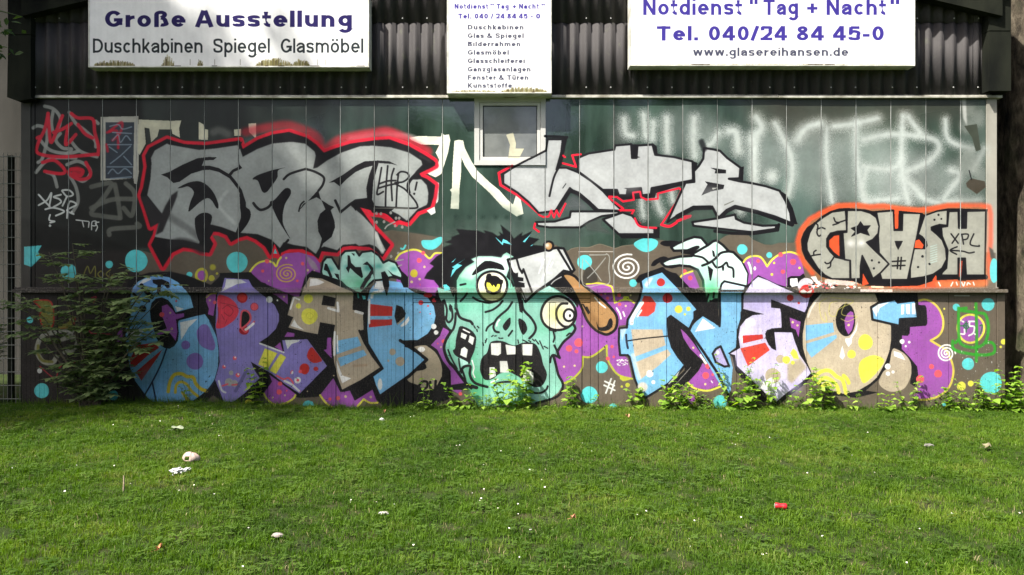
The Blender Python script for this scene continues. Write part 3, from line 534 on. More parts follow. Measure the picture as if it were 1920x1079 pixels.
    for p in ('1110 1735 1200 1665 1290 1655 1370 1720 1440 1765 1475 1905','1165 1790 1230 1735 1300 1755 1370 1820 1395 1900','1450 1710 1490 1750 1508 1792','1210 1830 1260 1800 1300 1830'): S('YE',7,p)
    F('W','1612 1095 1600 1200 1545 1290 1540 1350 1505 1388 1472 1330 1470 1295 1520 1290 1580 1200'); F('W','1437 1370 1465 1490 1440 1532 1405 1495')
    for p in ('1260 840 1180 900 1200 1060 1260 1100 1240 1000','1380 870 1300 900 1290 1020 1360 1040 1400 960 1560 870 1300 830','1480 880 1430 1020 1600 1040','1420 1070 1500 1100 1600 1050'): S((210,204,100),1.3,p,a=.75)
    # splatter under CRUSH
    F('K','820 720 820 610 860 590 960 590 1000 560 1020 600 960 640 940 720'); F('W','850 620 930 615 940 700 870 715 850 690'); E((208,208,218),1030,700,95,85); E((204,50,48),1035,760,78,74); F('W','960 760 1000 740 1040 770 1100 740 1080 790 980 790',spk=.4)
    for k in range(150):
        x = 1060+1000*RNG.random()**1.3; y = 640+95*RNG.random(); c = ('W','K','CO','OR','W','GY')[int(RNG.random()*6)]; E(c,x,y,4+16*RNG.random(),3+9*RNG.random())
    F('W','1080 600 1140 590 1160 640 1220 680 1180 700 1120 650'); F('W','1760 690 1800 650 1860 690 1890 730 1760 720'); F((250,240,240),'1640 738 2000 742 2000 770 1640 768',spk=.2)
    # gun-like letter end, cloud, balls
    T(1600,540)
    F('PU','730 150 800 135 880 160 960 230 1010 350 1005 460 960 540 870 595 960 650 1040 700 1090 790 1125 900 1120 1000 1080 1120 980 1210 850 1255 730 1262 660 1240 700 1200 740 1050 720 900 640 800 540 690 540 500')
    S((222,206,84),4,'730 150 800 135 880 160 960 235 1008 350 1005 460 960 540 870 595',1); S((222,206,84),4,'870 595 960 650 1040 700 1090 790 1125 900 1120 1000 1080 1115 980 1210 850 1255 730 1262')
    F('K','240 60 720 60 730 140 735 195 810 200 825 230 835 400 820 430 640 445 635 520 610 545 550 540 545 690 640 790 720 890 740 1050 700 1120 640 1080 655 930 640 830 560 730 430 700 415 800 280 1010 230 1079 330 900 400 800 425 600 425 435 300 200')
    F('BL','200 220 280 172 470 130 500 168 700 140 727 345 525 355 520 430 215 360',o=4.6); F('W','540 195 575 190 570 300 540 305'); F('W','590 190 640 185 640 300 600 300'); F('W','660 180 695 175 700 300 660 300'); F('W','212 240 280 190 410 165 300 230 260 330',a=.9)
    F('TN','440 700 500 700 580 750 640 830 655 930 640 1020 580 1130 480 1170 380 1160 290 1080 330 960 400 880',sm=1)
    F('W','455 715 540 740 588 818 460 772'); DOTS('W','388 888 32 390 970 25 448 950 18 550 608 27 630 615 15 590 660 12'); DOTS('CO','880 890 28 955 970 43 753 1030 45')
    SP('W',2.9,1045,740,104,3,0,1); DOTS('TE','1160 222 40 1518 190 72 1293 860 68 1550 1070 122'); DOTS('YE','1690 610 32 1657 668 14 1218 1110 50 1322 1080 33 1025 240 11 1367 222 9')
    E('PU',1322,460,150,158,o=4,oc='YE')
    for p in ('1185 230 1190 560 1240 650 1380 672 1480 620 1520 470 1490 310 1400 282 1190 255','1120 600 1140 700 1380 755 1560 745 1595 680 1560 620 1500 620','1150 620 1180 590','1380 180 1388 500 1385 830','1200 240 1270 230'): S('GN',5.6,p,soft=1.4,a=.9,spk=.3)
    for p in ('1235 430 1270 400 1305 430 1270 465 1235 430','1270 380 1270 500','1210 430 1330 430','1425 430 1450 420 1445 470 1430 520'): S((30,110,60),2.2,p)
    for p in ('1215 370 1240 385','1250 470 1250 520 1210 520','1300 380 1360 380','1310 385 1310 430 1360 440 1350 510 1300 540','1365 520 1370 525'): S('W',3,p,spk=.3)
    S('GY',2,'1140 90 1305 92',0); E('TE',1030,1310,30)
    for k in range(70): E('WH',1120+560*RNG.random(),560+560*RNG.random(),2+6*RNG.random()**3,2+10*RNG.random()**3,a=.7)
    # ---- white drifting spray, upper right
    T(0,0,1)
    for x,y,rx,ry,a in ((1430,290,40,60,.30),(1520,300,60,60,.28),(1620,290,60,60,.30),(1700,330,70,50,.34),(1620,360,120,22,.30),(1790,350,40,50,.30),(1330,270,40,40,.22),(1170,250,20,40,.2),(1290,240,60,40,.15),(1560,250,120,20,.2)): E('MC',x,y,rx,ry,soft=22,a=a,spk=.35)
    for x,y,rx,ry,a in ((905,400,70,14,.5),(870,370,60,10,.35),(1010,420,50,12,.4)): E((24,48,40),x,y,rx,ry,soft=9,a=a)
    for x in (855,905,930,880,950,975): E((22,42,36),x,408,4,soft=2,a=.7)
    T(1400,180,4)
    for w,p in ((9,'60 330 60 640'),(14,'70 160 110 240 40 330'),(11,'215 210 270 320 330 450 340 600 310 740'),(13,'180 600 190 600'),(14,'380 330 450 240 560 205'),(8,'600 250 600 500 640 800'),(9,'820 190 820 400 850 640 890 790'),(10,'880 330 1080 290 1380 320 1440 400 1350 500 1200 570'),(8,'880 530 1080 550 1160 480'),(11,'1170 150 1160 400 1170 600 1210 800'),(12,'1210 160 1300 280'),(11,'1160 610 1250 680 1330 770 1440 800'),(9,'1490 180 1500 300 1560 360 1700 400'),(9,'1530 560 1600 600 1500 740 1500 790 1750 780'),(10,'900 790 1130 770'),(12,'660 230 800 210 980 170'),(8,'900 560 860 700 890 790'),(10,'1700 560 1780 400')):
        S('MC',w*1.5,p,soft=40,a=.55,spk=.8); S('MC',w*.55,p,soft=14,a=.85,spk=.45)
    T(1220,240)
    for w,p in ((10,'30 -60 20 130'),(12,'180 -100 180 100 190 270'),(12,'490 -100 480 100 490 320'),(9,'760 60 700 160 650 200'),(14,'880 40 960 60 985 260'),(9,'1180 80 1160 300 1170 620'),(10,'-300 -100 -280 60 -200 90'),(10,'-80 -150 -60 100'),(13,'1360 560 1370 540'),(9,'60 800 90 900 120 960'),(8,'230 700 240 760 250 830'),(7,'-100 760 -100 880 -80 1000'),(10,'980 900 1010 940')):
        S('MC',w*1.4,p,soft=40,a=.55,spk=.85); S('MC',w*.5,p,soft=14,a=.8,spk=.5)
    # ---- silver piece, right
    T(920,240)
    B1='640 130 820 130 790 290 740 470 760 450 850 450 980 500 1130 600 1260 710 1380 840 1470 925 1440 935 1200 925 1000 770 890 680 780 850 730 935 540 960 430 840 300 730 140 630 140 520 240 455 420 360 620 260'
    B2='980 340 1100 290 1390 245 1400 200 1580 185 1590 340 1640 340 1650 200 1820 190 1850 305 2060 330 2270 380 2275 590 2020 640 1810 680 1800 750 1700 760 1690 680 1540 690 1530 760 1440 760 1420 700 1260 700 1130 600 980 490'
    S('RE',4.5,'540 965 420 860 300 760 110 645 90 510 240 430',0,soft=1.5); F('SV',B1,o=4.2); F('SV',B2,o=4.2)
    F('K','800 120 862 125 850 180 800 430 742 455 780 290'); S('K',5,'610 98 740 100 860 108',0); S('K',8,'735 945 830 800 890 705 980 740 1100 840 1200 935',0); F((96,100,104),'800 930 880 790 940 760 1080 870 1130 930',soft=4,a=.6); S('K',4,'770 440 710 560 660 770'); S('K',1.6,'810 680 845 630')
    F('K','1578 185 1650 185 1650 320 1685 335 1580 350'); F('K','1250 695 1430 705 1450 765 1540 775 1540 695 1490 680 1695 675 1705 765 1800 765 1810 690 2020 640 2200 605 2190 660 2120 660 1860 740 1850 790 1700 800 1590 810 1480 812 1430 770 1310 772'); F('K','1820 170 1870 210 1880 290 1920 300 1850 310')
    for p in ('540 980 590 1005 650 1000 680 930 710 1010 740 930 770 1000 840 855','810 400 960 440 915 310 1012 300','1330 775 1420 780 1490 830 1610 810 1600 730 1680 720 1690 780 1750 810 1880 800 1880 740 2000 710 2120 680 2145 705 2080 850 1920 1090','1330 790 1490 910 1400 950 1470 930 1610 930 1540 1050 1600 1010 1680 1079','2180 1000 2250 990','815 315 835 330'): S('RE',3.6,p,0)
    S('RE',5,'2100 1050 2240 1000',1)
    T(1220,240)
    F('SV','600 230 680 240 780 260 860 340 1010 450 1000 570 880 575 1010 605 1140 625 1300 660 1450 710 1520 830 1570 960 1585 1075 1400 1000 1200 940 940 885 860 930 770 1010 740 990 690 890 480 890 330 970 185 1065 260 900 390 620 490 610 485 490 540 430 590 350',o=4.4)
    S('K',10,'570 160 590 210 600 240',soft=5,a=.8); F('K','1440 695 1520 750 1600 900 1655 1090 1585 1085 1570 960 1520 850'); F('K','1010 445 1050 435 1042 605 1000 600'); F('K','465 370 530 400 520 440 490 490 465 450'); F('K','668 452 720 458 850 475 850 515 720 515 730 480'); F('K','610 605 830 645 820 690 680 720 570 765 640 640'); F('GY','690 680 760 675 700 700')
    S('K',8,'770 1020 860 935 950 892 1200 950 1400 1020 1590 1090',0); S('K',9,'300 1000 480 905 670 900',0); S('K',5,'690 890 750 1000 790 1020',0); F((80,88,82),'480 930 660 920 720 1010 480 1040 330 1060',soft=4,a=.5); S('GD',2,'830 870 930 825')
    S('GY',2,'190 700 420 980',0,a=0)
    T(0,0,1)
    F('SV','1005 417 1040 416 1068 408 1070 397 1160 397 1160 402 1128 406 1105 416 1088 427 1030 427 1008 424',o=4.2); F('SV','1130 412 1160 440 1227 440 1227 429 1203 425 1185 405 1167 399 1150 405',o=4.6); F('K','1225 426 1237 426 1237 448 1165 448 1160 441 1228 441'); F((70,76,74),'1095 420 1130 408 1128 425 1150 440 1100 432',soft=2,a=.7)
    F('SV','1298 417 1345 410 1378 403 1380 411 1395 418 1430 424 1456 423 1454 430 1410 436 1372 432 1300 424',o=4.4); S('K',6,'1340 434 1372 438 1410 439 1458 432 1460 422',0)
    S('RE',4,'1190 410 1200 425 1230 428'); S('RE',5,'1240 422 1255 425 1268 418'); S('RE',4,'1003 420 1001 428 1010 435',0)
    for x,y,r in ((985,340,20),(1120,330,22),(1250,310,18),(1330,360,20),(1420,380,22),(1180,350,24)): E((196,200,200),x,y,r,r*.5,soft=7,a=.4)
    # ---- CRUSH
    T(1440,370)
    CC='520 290 600 220 700 160 800 130 890 125 1100 140 1180 160 1420 140 1430 150 1530 160 1740 180 1760 200 1900 150 2020 130 2180 130 2470 140 2455 200 2450 870 2470 900 2460 930 2230 940 2130 930 1880 940 1820 960 1700 1000 1400 1010 1100 1000 960 950 700 930 600 900 500 800 420 700 380 600 370 480 400 400 440 340'
    S((226,130,60),14,CC,0,soft=14,a=.4,cl=1); S('OR',8,'500 860 420 760 350 640 335 500 370 380 470 250 600 180 780 100 1000 90 1150 110 1300 100 1440 130 1700 150 1850 130 2020 95 2200 90 2400 90 2480 110 2500 200 2500 500 2480 700 2490 900',0,soft=9,a=.85,spk=.3)
    F('OR','1200 900 1900 920 2450 900 2470 1000 1700 1040 1400 1030',a=.7,soft=3,spk=.5); F((250,245,242),'700 920 1000 960 960 1000 640 980 640 930',spk=.5,a=.7)
    F('K',CC)
    G='G2'
    F(G,'870 150 885 380 780 385 700 410 660 470 660 560 700 620 760 680 920 715 920 920 720 920 640 880 560 800 490 690 440 600 435 520 470 400 530 300 620 230 720 170',o=2.6)
    F('K','700 400 780 385 840 395 860 700 760 680 690 610 655 520 670 440'); F('OR','745 440 800 430 805 670 740 620 690 560 690 490',soft=.5)
    F(G,'890 150 1050 150 1150 180 1220 230 1250 330 1240 410 1180 480 1110 510 1200 600 1360 750 1270 850 1180 920 1130 800 1060 660 1040 780 1040 920 930 925 925 715 860 705 840 400 885 395',o=3.2)
    F('K','1055 655 1110 770 1150 920 1140 980 1060 1000 1040 900 1040 760'); F('OR','1070 860 1135 980 1060 1000',a=.9)
    F('K','1040 278 1075 325 1150 322 1112 370 1140 432 1040 400 940 442 985 388 935 352 1010 325',o=1.6); 
    F(G,'1220 170 1410 155 1420 375 1510 375 1515 180 1720 185 1680 420 1640 600 1570 930 1280 930 1260 860 1360 755 1250 630 1240 440 1250 330',o=3)
    F('K','1415 140 1465 160 1465 200 1510 175 1512 380 1412 378'); F('OR','1425 120 1470 130 1465 355 1430 358'); F('K','1425 495 1520 495 1500 540 1465 600 1440 550')
    for p in ('1465 680 1455 805','1500 680 1490 812','1400 725 1545 718','1400 775 1540 770'): S('K',3,p,0)
    F(G,'1760 210 1900 160 2020 145 2015 320 1930 310 1840 340 1840 370 1900 420 1960 480 2000 580 2010 700 1960 800 1860 870 1750 900 1600 920 1600 800 1640 600 1690 420',o=3)
    F('K','1830 350 1860 325 1940 315 1955 415 1880 400',sm=1); F('K','1690 410 1740 440 1790 500 1800 550 1770 590 1640 590 1660 480'); F('OR','1662 492 1700 480 1750 540 1740 580 1650 572')
    F(G,'2035 162 2140 160 2145 350 2230 350 2235 160 2450 155 2440 880 2230 880 2220 690 2140 690 2140 880 1950 880 1960 850 2010 800 2025 600 1960 440 1952 340 2020 330',o=3)
    F('K','2142 150 2235 150 2232 352 2145 352'); F('K','2140 685 2222 685 2232 950 2140 940'); F('OR','2160 720 2190 720 2175 900 2150 900',a=.7)
    F((200,130,80),'1880 955 2450 940 2460 1015 1900 1020',soft=3,a=.7,spk=.4); F('OR','1900 900 1890 880 1850 940 1900 960',a=.9)
    for p in ('2060 415 2140 520','2145 415 2072 520','2180 420 2200 530','2175 420 2250 420 2240 470 2190 482','2315 415 2275 530 2370 555 2375 545','2050 600 2190 610 2260 630 2320 620','2128 560 2050 600 2122 645',
              '520 290 560 320 550 400 570 440 590 430','550 365 600 345 640 358','740 235 760 280 800 290 730 315','800 285 870 262','480 665 520 655 590 645','540 600 515 620 515 655','640 735 660 750 700 735 745 670','705 735 700 780 670 800'): S('K',2.8,p)
    DOTS('K','1170 715 13 1250 738 13 1192 805 13 1920 202 13 1875 258 13 1952 248 11 1740 670 15 1820 755 13 1690 790 13')
    for x,y in ((930,525),(1050,520)): E('W',x,y,40,30,soft=4,a=.9)
    for y in range(560,760,26): S((190,220,214),2,[1830,y,1900,y-22],0,soft=1.5,a=.6)
    F((66,60,56),'2480 560 2530 600 2550 700 2500 690',soft=1); E('TE',2540,830,52,138)
    for p in ('1920 960 1940 1000','2060 1000 2080 960','2120 960 2130 990','2180 960 2200 1000 2215 960','2240 990 2250 965 2275 980','2310 960 2320 990'): S('WH',2.4,p,spk=.3)
    # torn film at the far right panel
    T(1780,0,2.7)
    F((96,104,98),'60 500 188 500 188 1040 62 1040',a=.35,soft=3)
    for x,y,rx,ry in ((100,560,30,40),(90,640,40,40),(150,600,30,50),(100,820,50,70),(160,900,30,60)): E((150,156,150),x,y,rx,ry,soft=8,a=.5,spk=.5)
    F((60,66,56),'75 640 140 630 160 760 135 770 115 700'); F((66,60,50),'85 930 110 905 180 920 185 950 140 985 90 950'); S('K',2,'100 865 112 910',0); F('WH','62 503 84 503 90 640 70 600',a=.6,soft=1)
    # paint nubs, grime and fade over everything that is painted
    n = smoothnoise(CH, CW, 7, 3)*.5 + smoothnoise(CH, CW, 40, 4)*.5
    CV[..., :3] *= (.93 + .13*n)[..., None]
    vs = boxblur(np.random.default_rng(9).random((CH, CW)).astype(np.float32), 0)
    col = np.random.default_rng(5).random(CW).astype(np.float32); st = smoothnoise(CH, CW, 90, 8)
    for ch in range(3): CV[..., ch] = .90*CV[..., ch] + .10*boxblur(CV[..., ch]*CV[..., 3], 7)/np.maximum(boxblur(CV[..., 3], 7), .05)
    f2 = smoothnoise(CH, CW, 150, 31); f3 = smoothnoise(CH, CW, 22, 32); CV[..., :3] = CV[..., :3]*(1-.16*(f2*f3))[..., None] + (.12*f2*f3*.55)[..., None]
    lo = (540 - CY0)*CS
    CV[lo:, :, :3] *= (1 - .10*(col[None]*st[lo:])**1.0)[..., None]
    chips = (smoothnoise(CH, CW, 5, 21) > .93) & (smoothnoise(CH, CW, 120, 22) > .55)
    chips[:lo] = False
    CV[..., :3] = np.where(chips[..., None], CV[..., :3]*.45, CV[..., :3])
# ---------------------------------------------------------------- plain grotesque lettering for the painted signs (cap height 1)
def _A(cx, cy, rx, ry, a0, a1, n=14):
    return [(cx + rx*math.cos(math.radians(a0+(a1-a0)*i/n)), cy + ry*math.sin(math.radians(a0+(a1-a0)*i/n))) for i in range(n+1)]
def _cr(p): return [tuple(q) for q in curve(np.array(p, float), False, 8)]
def glyph(c, w):
    h = w/2; X = .725; o = .0; L = []; W = .62
    def bowl(W, y0, y1, a0=0, a1=360): L.append(_A(W/2, (y0+y1)/2, W/2-h, (y1-y0)/2-h, a0, a1, 26))
    def arch(x0, x1, top, foot=0): ry = .22; L.append([(x0+h, top-ry-h-.05)] + _A((x0+x1)/2, top-h-ry, (x1-x0)/2-h, ry, 180, 0) + [(x1-h, foot)])
    if c == ' ': return [], .40
    if c in 'oöe':
        if c == 'e': bowl(W, -.01, X+.01, 0, 322); L.append([(h*.6, X/2), (W-h*.02, X/2)])
        else: bowl(W, -.01, X+.01)
        if c == 'ö': L += [[(W*.27-h*.85, .9), (W*.27+h*.85, .9)], [(W*.73-h*.85, .9), (W*.73+h*.85, .9)]]
    elif c in 'nmhrp':
        if c == 'h': L.append([(h, 0), (h, 1)]); arch(0, W-.02, X+.01)
        elif c == 'n': L.append([(h, 0), (h, X)]); arch(0, W-.02, X+.01)
        elif c == 'm': W = .96; L.append([(h, 0), (h, X)]); arch(0, W/2+h, X+.01); arch(W/2-h, W, X+.01)
        elif c == 'r': W = .40; L.append([(h, 0), (h, X)]); L.append([(h, X-.32)] + _A(W+.02, X-.26-h, W-h+.02, .25, 180, 92))
        else: L.append([(h, -.29), (h, X)]); bowl(W, -.01, X+.01)
    elif c in 'uü':
        W = .60; L.append([(W-h, 0), (W-h, X)]); L.append([(h, X)] + _A(W/2, .22+h, W/2-h, .23, 180, 360) + [(W-h, .4)])
        if c == 'ü': L += [[(W*.27-h*.85, .9), (W*.27+h*.85, .9)], [(W*.73-h*.85, .9), (W*.73+h*.85, .9)]]
    elif c in 'bdgq':
        if c == 'b': L.append([(h, 0), (h, 1)])
        elif c == 'd': L.append([(W-h, 0), (W-h, 1)])
        else: L.append([(W-h, X), (W-h, -.10)] + _A(W/2, -.10, W/2-h, .17, 0, -160))
        bowl(W, -.01 if c != 'g' else .03, X+.01)
    elif c == 'a':
        W = .58; L.append([(h+.02, X-.20)] + _A(W/2, X-h-.16, W/2-h, .165, 165, 0) + [(W-h, 0)])
        L.append([(W-h, X*.60), (W*.42, X*.55)] + _A(W*.40, X*.29, W*.40-h, X*.29-h+.01, 95, 275) + [(W-h, .17)])
    elif c == 'c': W = .56; L.append(_A(W/2+.02, X/2, W/2-h+.02, X/2-h+.01, 42, 318, 20))
    elif c in 's': W = .54; L.append(_cr([(W-h+.005, X-.20), (W*.78, X-h-.02), (W/2, X-h+.01), (W*.2, X-h-.03), (h, X*.73), (W*.24, X*.57), (W/2, X*.51), (W*.76, X*.45), (W-h, X*.28), (W*.78, h+.02), (W/2, h-.01), (W*.22, h+.02), (h-.005, .20)]))
    elif c == 'S': W = .68; L.append(_cr([(W-h, .70), (W*.82, 1-h-.04), (W/2, 1-h+.01), (W*.18, 1-h-.04), (h, .74), (W*.22, .59), (W/2, .51), (W*.8, .42), (W-h, .27), (W*.8, h+.04), (W/2, h-.01), (W*.18, h+.04), (h-.01, .31)]))
    elif c == 't': W = .34; L.append([(W*.42, .93), (W*.42, .22)] + _A(W*.42+.17, .19+h-.05, .17, .14+h*.2, 180, 275)); L.append([(-.02, X-h), (W+.02, X-h)])
    elif c == 'f': W = .34; L.append([(W*.42, 0), (W*.42, .76)] + _A(W*.42+.17, .78, .17, .22-h, 180, 88)); L.append([(-.02, X-h), (W+.02, X-h)])
    elif c in 'li': W = w; L.append([(h, 0), (h, 1 if c == 'l' else X)]); 
    elif c == 'k': W = .56; L += [[(h, 0), (h, 1)], [(h*1.5, .26), (W-h, X)], [(W*.40, .40), (W-h*.8, 0)]]
    elif c == 'z': W = .52; L += [[(0, X-h), (W, X-h)], [(W-h*1.2, X-h), (h*1.2, h)], [(0, h), (W, h)]]
    elif c == 'w': W = .86; L += [[(h*.8, X), (W*.27, h*.3)], [(W*.27, h*.3), (W/2, X)], [(W/2, X), (W*.73, h*.3)], [(W*.73, h*.3), (W-h*.8, X)]]
    elif c == 'ß': W = .64; L.append([(h, 0), (h, .72)] + _A(W*.46, .75, W*.46-h, .25-h+.01, 180, -40, 16) + [(W*.52, .55)]); L.append(_cr([(W*.50, .56), (W*.72, .47), (W-h, .26), (W*.84, .06+h), (W*.6, h), (W*.48, h+.02)]))
    elif c == 'A': W = .80; L += [[(h*.8, 0), (W/2-h*.3, 1)], [(W/2+h*.3, 1), (W-h*.8, 0)], [(W*.22, .30), (W*.78, .30)]]
    elif c == 'B': W = .70; L += [[(h, 0), (h, 1)], [(h, 1-h), (W*.55, 1-h)] + _A(W*.58, .77, W*.36-h, .23-h, 90, -90) + [(h, .53)], [(h, .54), (W*.58, .53)] + _A(W*.60, .28, W*.40-h, .27-h, 90, -90) + [(h, h)]]
    elif c == 'D': W = .74; L += [[(h, 0), (h, 1)], [(h, 1-h), (W*.40, 1-h)] + _A(W*.42, .5, W*.58-h, .5-h, 90, -90, 20) + [(h, h)]]
    elif c == 'F': W = .60; L += [[(h, 0), (h, 1)], [(h, 1-h), (W, 1-h)], [(h, .50), (W*.9, .50)]]
    elif c == 'G': W = .78; L.append(_A(W/2, .5, W/2-h, .5-h+.01, 38, 330, 24) + [(W-h, .42)]); L.append([(W*.52, .43), (W, .43)]); L.append([(W-h, .46), (W-h, .12)])
    elif c == 'K': W = .74; L += [[(h, 0), (h, 1)], [(h*1.4, .34), (W-h*1.2, 1)], [(W*.38, .55), (W-h*.8, 0)]]
    elif c == 'N': W = .72; L += [[(h, 0), (h, 1)], [(W-h, 0), (W-h, 1)], [(h*1.1, 1-h*.4), (W-h*1.1, h*.4)]]
    elif c == 'T': W = .68; L += [[(W/2, 0), (W/2, 1)], [(0, 1-h), (W, 1-h)]]
    elif c == '.': W = w; L.append([(h, 0), (h, w*1.0)])
    elif c == '"': W = .42; L += [[(.07, 1), (.07, .68)], [(.35, 1), (.35, .68)]]
    elif c == '+': W = .60; L += [[(0, .42), (W, .42)], [(W/2, .12), (W/2, .72)]]
    elif c == '-': W = .36; L.append([(0, .36), (W, .36)])
    elif c == '/': W = .36; L.append([(h*.3, 0), (W-h*.3, 1)])
    elif c == '&': W = .76; L.append(_cr([(W-.02, .02), (W*.40, .52), (W*.24, .74), (W*.30, .94-h*.4), (W*.47, .95-h*.4), (W*.52, .78), (W*.38, .58), (W*.12, .38), (W*.10, .16), (W*.32, h), (W*.60, .10), (W*.86, .46)]))
    elif c == '0': W = .62; L.append(_A(W/2, .5, W/2-h, .5-h+.01, 0, 360, 26))
    elif c == '2': W = .62; L.append(_cr([(h, .70), (W*.18, .93-h*.3), (W/2, 1-h+.01), (W*.84, .92-h*.3), (W-h, .72), (W*.80, .50), (W*.42, .24), (h*1.2, h)])); L.append([(.0, h), (W, h)])
    elif c == '4': W = .66; L += [[(W*.70, 0), (W*.70, 1)], [(W*.66, .97), (h*.5, .30)], [(0, .23+h*.4), (W, .23+h*.4)]]
    elif c == '5': W = .62; L += [[(W*.22, 1-h), (W*.94, 1-h)], _cr([(W*.24, 1-h*.6), (h*1.1, .50), (W*.30, .60), (W*.55, .63), (W*.86, .54), (W-h, .32), (W*.82, .08+h*.5), (W/2, h), (W*.2, h+.03), (h-.01, .24)])]
    elif c == '8': W = .62; L.append(_A(W/2, .76, W*.44-h, .25-h, 0, 360, 22)); L.append(_A(W/2, .285, W/2-h, .295-h, 0, 360, 22))
    if c == 'i': L.append([(h, .88), (h, 1)])
    return L, W
def ribbon(p, hw):
    p = np.array(p, float); closed = np.hypot(*(p[0]-p[-1])) < 1e-6 and len(p) > 3
    d = np.diff(p, axis=0); d /= np.maximum(np.hypot(d[:, 0], d[:, 1])[:, None], 1e-9); n = np.stack([-d[:, 1], d[:, 0]], 1)
    if closed: nn = (n + np.roll(n, 1, 0)); nn = np.concatenate([nn, nn[:1]])
    else: nn = np.concatenate([n[:1], n[1:]+n[:-1], n[-1:]])
    nn /= np.maximum(np.hypot(nn[:, 0], nn[:, 1])[:, None], 1e-9)
    k = np.ones(len(p)); m = np.clip(np.sum(nn[1:-1]*n[:-1], 1), .5, 1); k[1:-1] = 1/m
    o_ = nn*hw*k[:, None]*np.array([1., .86]); return p + o_, p - o_
def text(col, body, x0, x1, base, cap, w=.2, sp=.11, soft=0, a=1):
    w *= 1.1
    """one line of print, stretched so that it runs from x0 to x1"""
    x = 0; items = []
    for c in body:
        L, W = glyph(c, w); L = [[(a*1.14, b) for a, b in s] for s in L] if c not in 'li.' else L; W *= 1.14 if c not in 'li.' else 1; items.append((x, L)); x += W + (sp if c != ' ' else 0)
    x -= sp; sx = (x1-x0)/x; T(0, 0, 1)
    for gx_, L in items:
        for s in L:
            u, v = ribbon(s, w/2)
            for i in range(len(u)-1):
                q = np.array([u[i], u[i+1], v[i+1], v[i]]); c_ = q.mean(0); q = c_ + (q-c_)*1.02
                F(col, np.stack([x0 + (gx_+q[:, 0])*sx, base - q[:, 1]*cap], 1), soft=soft, a=a)
def setcanvas(x0, x1, y0, y1, cs, fill=None):
    global CS, CX0, CX1, CY0, CY1, CW, CH, CV, GR
    CS, CX0, CX1, CY0, CY1 = cs, x0, x1, y0, y1
    CW, CH = int((x1-x0)*cs), int((y1-y0)*cs); CV = np.zeros((CH, CW, 4), np.float32); GR = RNG.random((CH, CW), dtype=np.float32)
    if fill: CV[...] = np.array([*fill, 255], np.float32)/255
def moss(x0, x1, yb, h, seed, a=.9):
    rg = np.random.default_rng(seed); x = x0
    while x < x1:
        t = (x-x0)/(x1-x0); hh = h*math.sin(math.pi*min(1, max(0, t)))**.6*rg.uniform(.25, 1)
        S(((96, 92, 40), (130, 120, 66), (80, 70, 44), (150, 140, 96))[rg.integers(4)], rg.uniform(1, 3), [x, yb+1, x+rg.uniform(-1, 1), yb-hh], 0, soft=1, a=a*rg.uniform(.4, 1)); x += rg.uniform(.4, 1.3)
def fade(seed):
    n = smoothnoise(CH, CW, 60, seed)*.5 + smoothnoise(CH, CW, 12, seed+1)*.25 + .5*smoothnoise(1, CW, 16, seed+2)*.5
    CV[..., :3] *= (.93 + .08*n)[..., None]
# ---------------------------------------------------------------- wall paint as an image made here
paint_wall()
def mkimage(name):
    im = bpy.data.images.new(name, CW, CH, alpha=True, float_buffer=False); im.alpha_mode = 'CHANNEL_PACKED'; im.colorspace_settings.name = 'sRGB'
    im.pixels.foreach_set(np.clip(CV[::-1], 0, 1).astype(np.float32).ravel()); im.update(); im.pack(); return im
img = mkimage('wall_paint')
def painted(name, base1, base2, rough, spec, bscale=1.2, bvec=None, rv=.06, prough=.42, vlines=0, pspec=.2, wear=0, amul=1.0):
    m, nt, p = newmat(name)
    uv = nd(nt, 'ShaderNodeUVMap', uv_map='paint'); t = nd(nt, 'ShaderNodeTexImage', image=img, interpolation='Linear', extension='EXTEND')
    nt.links.new(uv.outputs[0], t.inputs[0])
    base = ramp(nt, noise(nt, bscale, 5, vec=bvec), [(.36, base1), (.66, base2)])
    c = mix(nt, 1.0, t.outputs[0], (.87, .87, .87), 'MULTIPLY')
    a = t.outputs[1]
    if wear or amul < 1:
        k = ramp(nt, noise(nt, 60, 6), [(.5, (amul,)*3), (.62, (amul*(1-wear),)*3)])
        mm = nd(nt, 'ShaderNodeMath', operation='MULTIPLY'); nt.links.new(a, mm.inputs[0]); nt.links.new(k, mm.inputs[1]); a = mm.outputs[0]
    dirt = ramp(nt, noise(nt, 3.2, 8, rough=.65), [(.3, (.86, .86, .85)), (.6, (1, 1, 1))])
    oi = nd(nt, 'ShaderNodeObjectInfo'); rvn = ramp(nt, oi.outputs['Random'], [(0, (1-rv,)*3), (1, (1, 1, 1))]); rvb = ramp(nt, oi.outputs['Random'], [(0, (1-2.5*rv,)*3), (1, (1, 1, 1))])
    base = mix(nt, 1.0, base, rvb, 'MULTIPLY'); dirt = mix(nt, 1.0, dirt, rvn, 'MULTIPLY')
    nt.links.new(mix(nt, 1.0, mix(nt, a, base, c), dirt, 'MULTIPLY'), p.inputs['Base Color'])
    for sock, lo, hi in (('Roughness', rough, prough), ('Specular IOR Level', spec, pspec)):
        r = nd(nt, 'ShaderNodeMapRange'); nt.links.new(a, r.inputs[0]); r.inputs[3].default_value = lo; r.inputs[4].default_value = hi
        nt.links.new(r.outputs[0], p.inputs[sock])
    bump(nt, p, noise(nt, 9 if rough < .3 else 45, 4), .002 if rough < .3 else .001, .35)
    return m
